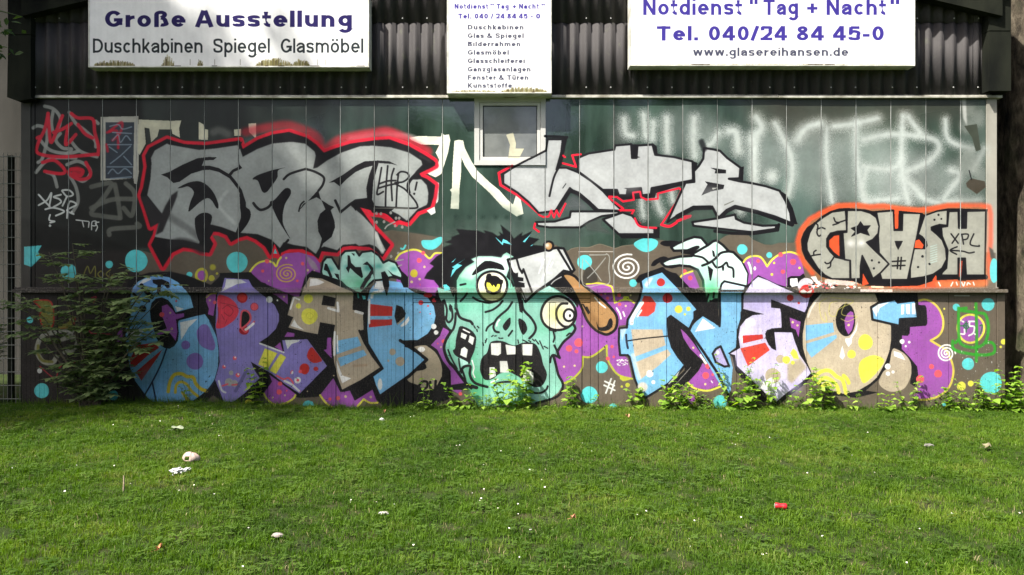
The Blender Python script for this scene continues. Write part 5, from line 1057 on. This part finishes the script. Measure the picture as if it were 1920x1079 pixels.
# ---------------------------------------------------------------- plants
def leaf_shape(L, W, seg=4, droop=.25, fold=.18, tooth=0.):
    """pointed leaf with a folded midrib, growing along +x"""
    v = []; f = []
    for i in range(seg+1):
        t = i/seg; w = W*math.sin(math.pi*min(1, t*.96+.04)**.75)*(1-.25*t) if 0 < i < seg else .0
        if tooth and 0 < i < seg: w *= 1 + tooth*(-1)**i
        z = -droop*L*t*t
        v += [(L*t, -w, z+fold*w), (L*t, 0, z), (L*t, w, z+fold*w)]
    for i in range(seg): a = i*3; f += [(a, a+1, a+4, a+3), (a+1, a+2, a+5, a+4)]
    return v, f
M_nettle = leafmat('nettle_leaf', (.12, .24, .025), (.27, .42, .055), (.38, .50, .10), .5, .5, 5, .4)
M_stem = simple('green_stem', (.07, .10, .03), (.12, .14, .05), 20, .6)
v_, f_ = leaf_shape(1, .36, 6, .3, .25, .10); nl = MB().add(v_, f_); nettle_leaf = nl.mesh('leaf', M_nettle)
v_, f_ = leaf_shape(1, .50, 5, .2, .2, .06); broad_leaf = MB().add(v_, f_).mesh('leaf', M_nettle)
def nettle(x, y, h, stems, seed, label, lf=None, ls=.075, group='weeds along the foot of the wall'):
    rg = random.Random(seed); z = gh(x, y) - .01
    t = thing('nettle_plant', label, 'plant', (x, y, z), group)
    leaf = lf or nettle_leaf
    for s in range(stems):
        a = rg.random()*6.283; sp = rg.uniform(.02, .13)*(1+h); hh = h*(1.0 if s == 0 else rg.uniform(.6, 1.08))
        top = Vector((math.cos(a)*sp*1.4, math.sin(a)*sp*.5-.03, hh)); base = Vector((math.cos(a)*sp*.3, math.sin(a)*sp*.2, 0)); mid = (base+top)/2 + Vector((rg.uniform(-.02, .02), 0, 0))
        MB().tube([base, mid, top], [.004, .003, .0015], 5).build('stem', M_stem, t)
        n = max(2, int(hh/.055))
        for k in range(1, n+1):
            tt = k/n; p = base.lerp(mid, tt*2) if tt < .5 else mid.lerp(top, tt*2-1)
            for q in range(2 if tt < .95 else 3):
                an = k*1.57 + q*(3.14 if tt < .95 else 2.1) + rg.uniform(-.4, .4)
                o = link('leaf', leaf, t); L = ls*(1.2-.6*tt)*rg.uniform(.6, 1.3)
                o.location = p; o.scale = (L, L, L); o.rotation_euler = (rg.uniform(-.4, .4), rg.uniform(-.35, .45), an)
    return t
# (px at foot, height in units, stems, leaf kind, label)
NP = [
 (480, 90, 2, 1, 'small pale-leaved weed in front of the purple letter R'), (355, 46, 3, 0, 'dark fern-like weed in front of the yellow waves on the C'),
 (795, 60, 2, 0, 'dark thin weed in front of the brown ball with the eu tag'), (860, 50, 5, 1, 'bushy weed left of the chin of the painted head'),
 (905, 36, 3, 0, 'low weed just right of the bushy one under the torn cheek'), (945, 78, 5, 1, 'tall leafy weed growing up over the lower lip of the head'),
 (990, 86, 4, 1, 'tall leafy weed in front of the right lower tooth'), (1068, 62, 4, 1, 'leafy weed at the right edge of the painted jaw'), (1100, 30, 3, 0, 'low weed left of the teal disc beside the hash mark'),
 (1200, 40, 4, 1, 'small weed left of the foot of the blue letter N'), (1246, 66, 3, 1, 'upright broad-leaved weed on the seam of the blue N'), (1285, 50, 5, 1, 'bushy weed over the ring with a purple centre'),
 (1330, 36, 4, 0, 'low weed between the ring and the small teal disc'), (1372, 100, 5, 0, 'tallest weed, in front of the pointed foot between N and E'), (1400, 74, 5, 1, 'dense dark weed in front of the lower left of letter E'),
 (1440, 86, 3, 0, 'thin upright weed in front of the white splash on E'), (1478, 50, 3, 0, 'sparse weed at the right foot of letter E'), (1525, 82, 4, 1, 'bright yellow-green weed left of the yellow waves on O'),
 (1560, 54, 5, 1, 'bushy weed under the yellow waves on the O'), (1600, 40, 3, 0, 'low bright weed under the right half of the O'), (1660, 36, 4, 1, 'low weed under the two brown balls'), (1705, 64, 4, 0, 'blurred green weed between brown ball and purple cloud'),
 (1795, 46, 4, 1, 'weed below the two yellow discs'), (1825, 62, 5, 0, 'bright weed right of the two yellow discs'), (1862, 52, 5, 1, 'bright bushy weed in front of the big teal disc'), (1893, 88, 6, 1, 'tall bright weed at the right corner of the building'), (1925, 60, 5, 1, 'bright weed at the right edge beyond the corner'), (1905, 40, 4, 0, 'low bright weed in front of the tall corner weed')]
for i, (px, hp, st, kd, lb) in enumerate(NP):
    y = -.10 - .05*(i % 3) - (.06 if px > 1880 else 0)
    x = WX(px, y); nettle(x, y, hp*US, st + (1 if hp > 60 else 0), 100+i, lb, broad_leaf if kd else nettle_leaf, .088 if kd else .07)
# low seam of ground weeds at the wall foot
M_weed = leafmat('ground_weed', (.07, .14, .018), (.15, .26, .04), (.24, .34, .07), .4, .5, 3, 0)
rg = random.Random(5); wm = MB(); n = 0
for _ in range(9000):
    x = rg.uniform(-6.1, 6.6); dens = min(1, max(.02, .35 + 1.5*mnoise.noise(Vector((x*1.6, 0, 2))) + (.5 if x > 5 else 0)))
    if x < -1.5: dens *= .35
    if rg.random() > dens: continue
    y = -.045 - abs(rg.gauss(0, .08)); z = gh(x, y) + rg.random()**1.5*.22*dens**1.5
    L = rg.uniform(.018, .05); a = rg.random()*6.283; M = Matrix.Translation((x, y, z)) @ Matrix.Rotation(a, 4, 'Z') @ Matrix.Rotation(rg.uniform(-.6, .5), 4, 'Y') @ Matrix.Rotation(rg.uniform(-.5, .5), 4, 'X')
    c = [(0, 0, 0), (.5, -.28, .05), (1, 0, -.1), (.5, .28, .05)]
    wm.add([M @ (Vector(q)*L) for q in c], [(0, 1, 2), (0, 2, 3)])
wo = wm.build('wall_foot_weeds', M_weed); wo['kind'] = 'stuff'; wo['label'] = 'low mixed weeds and ground cover along the wall foot'
# taller uncut grass against the wall
tg = MB()
for _ in range(9000):
    x = rg.uniform(-6.2, 6.8); y = -.035 - abs(rg.gauss(0, .07)); z = gh(x, y) - .01; h = rg.uniform(.03, .11)*(.7+.6*rg.random())*(2.2 if rg.random() < .05 else 1); w = rg.uniform(.0012, .0022); a = rg.random()*6.283; lx, ly = rg.gauss(0, .3)*h, rg.gauss(0, .3)*h - .01
    dx, dy = math.cos(a)*w, math.sin(a)*w
    tg.add([(x-dx, y-dy, z), (x+dx, y+dy, z), (x+lx*.4+dx*.8, y+ly*.4+dy*.8, z+h*.6), (x+lx*.4-dx*.8, y+ly*.4-dy*.8, z+h*.6), (x+lx, y+ly, z+h)], [(0, 1, 2, 3), (3, 2, 4)])
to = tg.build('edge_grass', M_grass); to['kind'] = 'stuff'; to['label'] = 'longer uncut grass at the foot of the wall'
# ---------------------------------------------------------------- bush, trees
M_bark = simple('bark', (.028, .024, .018), (.085, .072, .052), 5, .9, .2, (1, 1, .35), 22, .03)
def bark_mat():
    m, nt, p = newmat('furrowed_bark', .92, .15)
    n = noise(nt, 9, 9, vec=(1, 1, .42), rough=.68)
    c = ramp(nt, n, [(.36, (.014, .012, .010)), (.52, (.075, .062, .045)), (.68, (.16, .135, .10))])
    moss = ramp(nt, noise(nt, 1.8, 5), [(.5, (0, 0, 0)), (.65, (.6, .6, .6))])
    nt.links.new(mix(nt, moss, c, (.045, .055, .022)), p.inputs['Base Color']); bump(nt, p, n, .05, 1); return m
M_bark2 = bark_mat()
M_elder = leafmat('bush_leaf', (.10, .15, .05), (.21, .28, .12), (.34, .40, .22), .35, .5, 5, 0)
M_tree = leafmat('tree_leaf', (.026, .055, .012), (.055, .095, .020), (.09, .13, .03), .4, .55, 1.2, 0)
M_dark = leafmat('dark_leaf', (.014, .026, .010), (.030, .050, .016), (.05, .075, .025), .3, .6, 1.2, 0)
def add_leaf(m, rg, c, L, wr=.42, out=None, flat=.6):
    a = rg.random()*6.283
    M = Matrix.Translation(c) @ Matrix.Rotation(a, 4, 'Z') @ Matrix.Rotation(rg.gauss(.25, flat), 4, 'Y') @ Matrix.Rotation(rg.gauss(0, flat), 4, 'X')
    m.add([M @ (Vector(q)*L) for q in ((0, 0, 0), (.4, -wr, .04), (.75, -wr*.6, .0), (1, 0, -.10), (.75, wr*.6, 0), (.4, wr, .04))], [(0, 1, 2, 3), (0, 3, 4, 5)])
# the bush: arching stems, pinnate twigs
def bush(name, label, cat, x, y, w, h, n_st, n_tw, seed, mat=M_elder, L=.06):
    rg = random.Random(seed); z0 = gh(x, y) - .05
    t = thing(name, label, cat, (x, y, z0)); fm = MB()
    tips = []
    for s in range(n_st):
        tx = rg.uniform(-w, w); hh = h*rg.uniform(.5, 1.0)*(1 - .35*abs(tx)/w); ty = rg.uniform(-.35, .02)
        P = [Vector((rg.uniform(-.14, .14)*w, 0, 0)), Vector((tx*.25, ty*.3, hh*.4)), Vector((tx*.65, ty*.7, hh*.78)), Vector((tx, ty, hh))]
        MB().tube(P, [.014, .010, .006, .003], 6).build('stem', M_stem2, t)
        for q in range(n_tw):
            u = rg.uniform(.12, 1); i = min(2, int(u*3)); p = P[i].lerp(P[i+1], u*3-i); tips.append(p)
    for p in tips:
        a = rg.random()*6.283; d = Vector((math.cos(a), math.sin(a)*.45-.15, rg.uniform(-.25, .35))).normalized(); ln = rg.uniform(.10, .26)
        e = p + d*ln; fm.tube([p, e], [.003, .0012], 3, False)
        side = d.cross(Vector((0, 0, 1))).normalized()
        for k in range(3):
            for sg in (-1, 1):
                c = p + d*ln*(.35+.3*k)
                dd = (d*.5 + side*sg + Vector((0, 0, rg.uniform(-.35, .15)))).normalized(); LL = L*rg.uniform(.8, 1.3); up = Vector((0, 0, 1)); sdv = dd.cross(up).normalized()
                tip = c + dd*LL + Vector((0, 0, -.15*LL)); m1 = c + dd*LL*.45 + sdv*LL*.36; m2 = c + dd*LL*.45 - sdv*LL*.36
                fm.add([c, m1, tip, m2], [(0, 1, 2), (0, 2, 3)])
        c = e; fm.add([c, c+d*L*.5+side*L*.34, c+d*L*1.2, c+d*L*.5-side*L*.34], [(0, 1, 2), (0, 2, 3)])
    f = fm.build('foliage', mat, t); f['kind'] = 'stuff'; return t
M_stem2 = simple('woody_stem', (.06, .05, .035), (.12, .10, .07), 20, .8)
bush('elder_bush', 'large dark green leafy bush in front of the left end of the wall', 'bush', WX(168, -.3), -.30, 1.0, 2.3, 26, 14, 4, L=.09)
bush('ivy_bush', 'dark straggly bush behind the wire fence at the far left', 'bush', WX(8, .6)-.35, .55, .7, 1.9, 16, 22, 9, M_elder, .08)
def clump_tree(name, label, loc, h, trunk_r, clumps, leaves, L, mat, seed, group=None, bend=(0, 0), bark=None):
    """tapered trunk, limbs to every clump, leaves strewn through each clump's volume"""
    rg = random.Random(seed); t = thing(name, label, 'tree', loc, group)
    top = Vector((bend[0], bend[1], h)); tm = MB()
    pts_ = [Vector((0, 0, -.2)), Vector((bend[0]*.15, bend[1]*.15, h*.3)), Vector((bend[0]*.5, bend[1]*.5, h*.65)), top]
    tm.tube(pts_, [trunk_r*1.25, trunk_r, trunk_r*.7, trunk_r*.35], 12)
    for (cx, cy, cz, r) in clumps:
        c = Vector((cx, cy, cz)); u = rg.uniform(.35, .8); i = min(2, int(u*3)); p = pts_[i].lerp(pts_[i+1], u*3-i)
        mid = p.lerp(c, .55) + Vector((rg.uniform(-.3, .3), rg.uniform(-.3, .3), .3)); tm.tube([p, mid, c], [trunk_r*.28, trunk_r*.16, trunk_r*.05], 6)
    tm.build('trunk', bark or M_bark, t, True)
    fm = MB()
    tot = sum(c[3]**2 for c in clumps)
    for (cx, cy, cz, r) in clumps:
        n = int(leaves*r*r/tot); sub = [Vector((rg.gauss(0, .5), rg.gauss(0, .5), rg.gauss(0, .42)))*r for _ in range(14)]
        for _ in range(n):
            s_ = rg.choice(sub); c = Vector((cx, cy, cz)) + s_ + Vector((rg.gauss(0, 1), rg.gauss(0, 1), rg.gauss(0, .8)))*r*.20
            add_leaf(fm, rg, c, L*rg.uniform(.7, 1.3))
    f = fm.build('crown', mat, t); f['kind'] = 'stuff'; return t
def auto_clumps(seed, n, R_, z0, z1):
    rg = random.Random(seed); out = []
    for _ in range(n):
        a = rg.random()*6.283; u = rg.random(); z = z0 + (z1-z0)*u; rad = R_*math.sqrt(max(.1, 1-(2*u-1)**2*.8))*math.sqrt(rg.random())
        out.append((rad*math.cos(a), rad*math.sin(a), z, rg.uniform(.26, .42)*R_))
    return out
# big trunk against the right corner
rt = thing('old_tree', 'thick dark furrowed trunk beside the right corner of the building', 'tree', (WX(1950, .7)+.14, .75, 0))
tm = MB(); n = 40; zs = [i*.11 - .3 for i in range(85)]
for iz, z in enumerate(zs):
    for k in range(n):
        a = 2*math.pi*k/n; r = .66 + .28*math.exp(-(z+.1)*2.2) + .05*math.sin(5*a+z*.5) + .075*mnoise.noise(Vector((math.cos(a)*3.2, math.sin(a)*3.2, z*.9))) + .05*mnoise.noise(Vector((math.cos(a)*11, math.sin(a)*11, z*2.2)))
        tm.v.append((r*math.cos(a) + .04*math.sin(z*.7), r*math.sin(a), z))
for i in range(len(zs)-1):
    for k in range(n): tm.f.append((i*n+k, i*n+(k+1) % n, (i+1)*n+(k+1) % n, (i+1)*n+k))
tm.build('trunk', M_bark2, rt, True)
fm = MB(); rg = random.Random(77)
for (cx, cy, cz, r) in auto_clumps(5, 22, 3.6, 7.5, 12):
    for _ in range(800): add_leaf(fm, rg, Vector((cx+1.5, cy+2.6, cz)) + Vector((rg.gauss(0, .5), rg.gauss(0, .5), rg.gauss(0, .4)))*r, .16*rg.uniform(.7, 1.3))
f = fm.build('crown', M_tree, rt); f['kind'] = 'stuff'
# understorey behind the right corner and behind the fence
bush('shade_shrub', 'dark shrub in the shade behind the old trunk at right', 'bush', 7.6, 2.4, 1.6, 2.4, 26, 26, 12, M_dark, .10)
bush('corner_shrub', 'leafy shrub in deep shade right of the building corner', 'bush', 6.75, -.05, .55, 1.1, 12, 14, 13, M_tree, .07)
for i, (x, y, h, rr, lb) in enumerate([(9.5, 5.5, 9, 3.2, 'dark dense tree close behind the old trunk'), (13.5, 8, 10, 3.6, 'dark dense tree standing second from the building corner'), (17, 2.5, 9, 3.4, 'dark dense tree furthest right beside the lawn')]):
    clump_tree('background_tree', lb, (x, y, 0), h*.7, .25, auto_clumps(20+i, 26, rr, .6, h), 16000, .20, M_dark, 30+i, 'trees behind the building')
# ---------------------------------------------------------------- tree that shades the left of the wall (stands left of the lawn)
LT = clump_tree('maple_tree', 'broad-leaved tree left of the lawn hanging over the left end of the building', (-9.6, -2.6, 0), 8.0, .28,
    NEAR_CLUMPS, 9000, .17, M_tree, 3, None, (.6, .3), M_bark2)
clump_tree('tall_tree', 'very tall broad-leaved tree left of the lawn that shades the left half of the wall', (-16.5, -10.5, 0), 19.5, .42,
    SHADE_CLUMPS, SHADE_N, .21, M_tree, 13, None, (1.5, 1.0), M_bark2)
# sprig that hangs into the corner of the picture
fm = MB(); rg = random.Random(8)
P = [Vector((-5.3, -1.6, 4.25)), Vector((-4.95, -1.5, 4.18)), Vector((-5.15, -1.5, 3.72))]
fm.tube([P[0] + Vector((-1.2, 0, .6)), P[0], P[1]], [.02, .010, .003], 5); 
for _ in range(130):
    p = P[0].lerp(P[2], rg.random()) + Vector((rg.gauss(0, .16)-.12, rg.gauss(0, .08), rg.gauss(0, .08))); add_leaf(fm, rg, p, rg.uniform(.06, .11), .3)
o = fm.build('hanging_sprig', M_tree, LT); o.matrix_parent_inverse = Matrix.Translation(LT.location).inverted()
# trees behind the viewer, seen only as reflections in the glass
for i, (x, y, h, rr, lb) in enumerate([(-13, -22, 11, 4.5, 'tree across the lawn behind the viewer, nearest the left'), (-4, -26, 9, 4, 'tree across the lawn behind the viewer, left of the middle'), (6, -25, 10, 4.2, 'tree across the lawn behind the viewer, right of the middle'), (15, -21, 12, 5, 'tree across the lawn behind the viewer, nearest the right')]):
    clump_tree('park_tree', lb, (x, y, 0), h*.7, .3, auto_clumps(50+i, 20, rr, 2.2, h), 7000, .34, M_tree, 60+i, 'trees across the lawn')
# ---------------------------------------------------------------- left: neighbouring house, mesh fence
M_plaster = simple('shaded_plaster', (.026, .025, .021), (.05, .048, .042), 1.6, .9, .2, (1, 1, .4), 30)  # pale plaster given a dark base colour to carry the shade on it
nb = thing('neighbour_house', 'pale plastered house wall behind the fence at far left', 'building', (-12, 8, 0))
MB().box(-7, 4.15, -4.2, 2, -.2, 7.5).build('wall', M_plaster, nb)
MB().add([(-7.3, -4.6, 7.5), (4.5, -4.6, 7.5), (4.5, 2.4, 7.5), (-7.3, 2.4, 7.5), (-7.3, -1.1, 9.6), (4.5, -1.1, 9.6)], [(0, 1, 5, 4), (1, 2, 5), (2, 3, 4, 5), (3, 0, 4), (3, 2, 1, 0)]).build('roof', roofm, nb)
for wx in (-4.5, -1.5, 1.6):
    fr = MB(); fr.box(wx, wx+1.1, -4.26, -4.19, 3.2, 4.6)
    fo = fr.build('window', M_wf2 if 'M_wf2' in globals() else M_sframe, nb); MB().box(wx+.07, wx+1.03, -4.275, -4.262, 3.27, 4.53).build('pane', flat('dark_pane', (.03, .035, .04), .1), fo)
M_wire = simple('zinc_wire', (.09, .10, .085), (.16, .17, .15), 20, .5, .5)
yf = .10
fn = thing('mesh_fence', 'grey double rod mesh fence closing the gap at the far left of the wall', 'fence', (WX(10, yf), yf, 0)); inv = Matrix.Translation(fn.location).inverted()
for px, ww in ((17.5, .055), (-120, .055)):
    o = MB().box(WX(px, yf)-ww/2, WX(px, yf)+ww/2, yf+.01, yf+.06, -.1, WZ(292, yf)).build('post', M_board, fn); o.matrix_parent_inverse = inv
hr = MB().tube([(0, 0, 0), (1.75, 0, 0)], .0042, 6).mesh('rod', M_wire); vr = MB().tube([(0, 0, 0), (0, 0, WZ(288, yf)-.03)], .0032, 5).mesh('rod', M_wire)
for k in range(20):
    for dy in (0, .014):
        o = link('rod', hr, fn); o.parent = fn; o.matrix_parent_inverse = inv; o.location = (WX(46.5, yf)-1.75, yf-.02+dy, WZ(295+25.2*k, yf))
for k in range(34):
    o = link('rod', vr, fn); o.matrix_parent_inverse = inv; o.location = (WX(46, yf)-k*.05, yf-.011, .03)
# ---------------------------------------------------------------- litter and lawn flowers
def gp(px, py):
    """point of the lawn seen at this picture unit"""
    d = CZ*D/US/ (py-540) / D * US * 1.0
    t = CZ/((py-540)*US/D); x = (px-960)*US/D*t; y = -D + t
    for _ in range(3): t = (CZ-gh(x, y)-.0)/((py-540)*US/D); x = (px-960)*US/D*t; y = -D+t
    return x, y, gh(x, y)
# crushed paper cup
x, y, z = gp(358, 868)
cup = MB(); nu, nv, Rb = 30, 12, .068
M_cup = simple('stained_card', (.36, .26, .21), (.48, .38, .33), 12, .6, .3, bs=60)
for j in range(nv+1):
    t = j/nv*1.62; wob = .05*(j/nv)
    for k in range(nu):
        a = 2*math.pi*k/nu; rr_ = Rb*math.sin(t)*(1 + wob*math.sin(3*a) + .06*math.sin(2*a+1)); cup.v.append((rr_*math.cos(a), rr_*math.sin(a)*.9, Rb*.80*math.cos(t)*(1-.10*math.cos(a-1)) + .003*math.sin(7*a)))
for j in range(nv):
    for k in range(nu):
        am = 2*math.pi*(k+.5)/nu
        if abs(am-4.45) < .36 and 7 <= j <= 10: continue
        if j == 11 and 5.2 < am < 5.6: continue
        cup.f.append((j*nu+k, (j+1)*nu+k, (j+1)*nu+(k+1) % nu, j*nu+(k+1) % nu))
c = thing('paper_bowl', 'crushed pinkish paper bowl lying upside down on the lawn', 'bowl', (x, y, z+.022))
b_ = cup.build('shell', M_cup, c, True); b_.rotation_euler = (R(10), R(8), 0); b_.location = (0, 0, .010); md = b_.modifiers.new('thick', 'SOLIDIFY'); md.thickness = .002
def crumple(name, label, cat, px, py, sx, sy, sz, mat, seed, amp=.35):
    x, y, z = gp(px, py); bm = bmesh.new(); bmesh.ops.create_icosphere(bm, subdivisions=3, radius=1)
    for v in bm.verts:
        k = 1 + amp*mnoise.noise(v.co*2.2 + Vector((seed, 0, 0))) + amp*.5*mnoise.noise(v.co*5 + Vector((seed, 3, 0))); v.co = Vector((v.co.x*sx*k, v.co.y*sy*k, v.co.z*sz*k))
    me = bpy.data.meshes.new(name); bm.to_mesh(me); bm.free(); me.materials.append(mat)
    return thing(name, label, cat, (x, y, z+sz*.8+.014), None, me)
M_paper = simple('white_tissue', (.45, .45, .44), (.58, .58, .57), 20, .8, .2)
p1 = crumple('crumpled_tissue', 'white crumpled tissue lying just below the paper bowl', 'tissue', 333, 893, .045, .03, .026, M_paper, 1, .9)
b2 = p1.data.copy(); o = link('tail', b2, p1); o.location = (.055, .015, .006); o.rotation_euler = (0, R(-15), R(22)); o.scale = (.75, .6, .55)
crumple('stone', 'small pinkish grey pebble in the lawn left of centre foreground', 'stone', 520, 1013, .032, .021, .014, simple('pale_stone', (.24, .20, .18), (.34, .29, .27), 20, .8), 3, .3)
crumple('paper_scrap', 'tiny white paper scrap on the lawn near the brown ball letter', 'paper', 716, 792, .022, .018, .014, M_paper, 5, .8)
crumple('paper_scrap', 'small greyish scrap trodden into the lawn below centre', 'paper', 719, 969, .030, .018, .008, simple('grey_paper', (.38, .36, .33), (.5, .47, .44), 20, .8), 6, .6)
crumple('stone', 'flat grey stone on the lawn at the right near the wall', 'stone', 1742, 841, .040, .024, .014, simple('grey_stone', (.13, .125, .11), (.2, .19, .17), 20, .85), 8, .3)
# red drinks can, dented
x, y, z = gp(1464, 962)
can = thing('drinks_can', 'small red dented drinks can lying on its side on the lawn at right', 'can', (x, y, z+.038)); can.rotation_euler = (0, R(3), R(-8)); can.scale = (.6, .62, .62); can.location.z += .004
cm = MB(); n = 24; prof = [(-.062, .024), (-.060, .028), (-.052, .033), (-.02, .031), (0, .0285), (.02, .032), (.05, .033), (.058, .029), (.062, .025)]
for (xx, r_) in prof:
    for k in range(n):
        a = 2*math.pi*k/n; q = 1 - .10*max(0, math.cos(a-1.3))*math.exp(-(xx/.03)**2); cm.v.append((xx, r_*q*math.cos(a), r_*q*math.sin(a)))
for i in range(len(prof)-1):
    for k in range(n): cm.f.append((i*n+k, i*n+(k+1) % n, (i+1)*n+(k+1) % n, (i+1)*n+k))
cm.build('can_body', simple('red_can_print', (.36, .008, .016), (.48, .014, .026), 15, .45, .5), can, True)
M_alu = simple('aluminium', (.5, .5, .5), (.6, .6, .6), 30, .35, .6)
for sx in (-1, 1): MB().tube([(sx*.0595, 0, 0), (sx*.061, 0, 0), (sx*.0625, 0, 0)], [.022, .0215, .024], 20).build('end_cap', M_alu, can)
# fallen leaves
def dead_leaf(px, py, L, mat, label, lobes=5, rot=0):
    x, y, z = gp(px, py); m = MB(); n = 40; pts_ = []
    for k in range(n):
        a = 2*math.pi*k/n; r = L*(.62 + .38*abs(math.cos(a*lobes/2)))*(1 if abs(a-math.pi) > .3 else .6); pts_.append((r*math.cos(a), r*math.sin(a)*.62, .012*math.sin(3*a)+.02*abs(math.sin(a))))
    m.add([(0, 0, .0)] + pts_, [(0, k+1, (k+1) % n+1) for k in range(n)]); m.tube([(-L*.5, 0, 0), (-L*1.6, .01, -.008)], [.002, .001], 4)
    o = thing('fallen_leaf', label, 'leaf', (x, y, z+.034), 'fallen leaves on the lawn', m.mesh('fallen_leaf', mat, True)); o.rotation_euler = (R(22), R(-6), rot); return o
dead_leaf(332, 811, .062, simple('faded_leaf', (.15, .18, .11), (.24, .27, .18), 20, .7), 'grey green lobed leaf lying above the paper bowl', 5, .15)
dead_leaf(298, 1041, .026, simple('orange_leaf', (.50, .20, .08), (.66, .34, .16), 30, .6), 'small orange leaf on the lawn in the left foreground', 2, 1.2)
M_bl = simple('brown_leaf', (.32, .14, .07), (.45, .22, .12), 30, .6)
dead_leaf(1074, 982, .022, M_bl, 'small reddish brown leaf on the lawn below centre', 3, .5); dead_leaf(1176, 787, .03, M_bl, 'pinkish brown leaf on the lawn close under the hash mark', 3, 2); dead_leaf(720, 778, .022, M_bl, 'orange brown leaf just above the tiny white scrap', 2, 2)
dead_leaf(1850, 845, .05, simple('straw_leaf', (.17, .15, .08), (.26, .23, .14), 20, .7), 'pale straw coloured leaf at the right edge of the lawn', 3, .3)
x, y, z = gp(231, 921); st = MB().tube([(0, 0, -.01), (.002, .004, .05), (-.002, .01, .105)], [.006, .0055, .004], 7); thing('stick', 'short pale stick standing upright in the left of the lawn', 'stick', (x, y, z), None, st.mesh('stick', simple('dry_wood', (.25, .19, .13), (.38, .30, .22), 20, .8)))
# daisies
M_pet = simple('white_petal', (.74, .74, .72), (.82, .82, .80), 30, .7); M_yel = simple('yellow_disc', (.6, .42, .04), (.7, .5, .06), 30, .7)
pm_ = MB()
for k in range(11):
    a = 2*math.pi*k/11; c, s_ = math.cos(a), math.sin(a); pm_.add([(c*.002-s_*.001, s_*.002+c*.001, .0), (c*.008-s_*.0022, s_*.008+c*.0022, .0015), (c*.0095, s_*.0095, .001), (c*.008+s_*.0022, s_*.008-c*.0022, .0015), (c*.002+s_*.001, s_*.002-c*.001, 0)], [(0, 1, 2, 3, 4)])
ds = MB().tube([(0, 0, 0), (.003, .001, .045)], [.0009, .0007], 4).mesh('daisy', M_stem); pet = pm_.mesh('petals', M_pet); dsc = MB().tube([(0, 0, 0), (0, 0, .0016), (0, 0, .0028)], [.003, .003, .0012], 8).mesh('flower_disc', M_yel)
DZ = '321 761 334 766 335 769 394 782 301 794 299 794 238 803 214 801 398 800 411 823 413 821 456 845 495 847 571 838 214 879 143 877 22 883 364 918 337 927 123 930 245 913 401 933 465 996 454 1070 769 786 774 786 993 845 1000 888 993 888 1022 887 1022 920 857 842 864 840 862 914 886 929 901 942 899 947 909 925 932 961 972 952 971 971 703 949 661 945 658 949 740 951 775 1032 973 1052 996 1000 953 999 1193 974 1207 967 1311 817 1383 818 1371 836 1378 838 1441 826 1596 858 1638 892 1514 893 1393 890 1736 945 1783 971 1902 839 1909 968 1388 976 1447 983 1300 982 1724 999 1428 1049 1434 1047 1289 1018 1294 1031 1700 1062 1545 1016 1072 867 1108 852 1200 850 940 851 1090 837 907 877 1012 906 1626 818'
dz = np.array(DZ.split(), float).reshape(-1, 2); rg = random.Random(31)
for i, (px, py) in enumerate(dz):
    x, y, z = gp(px, py); o = thing('daisy', 'small white daisy flower standing in the short grass', 'flower', (x, y, z+rg.uniform(-.002, .006)), 'daisies in the lawn', ds)
    o.rotation_euler = (R(rg.uniform(8, 38)), R(rg.uniform(-20, 20)), rg.uniform(-.6, .6)); sc_ = rg.uniform(.4, .75); o.scale = (sc_,)*3
    q = link('petals', pet, o); q.location = (.003, .001, .045); q = link('flower_disc', dsc, o); q.location = (.003, .001, .046)
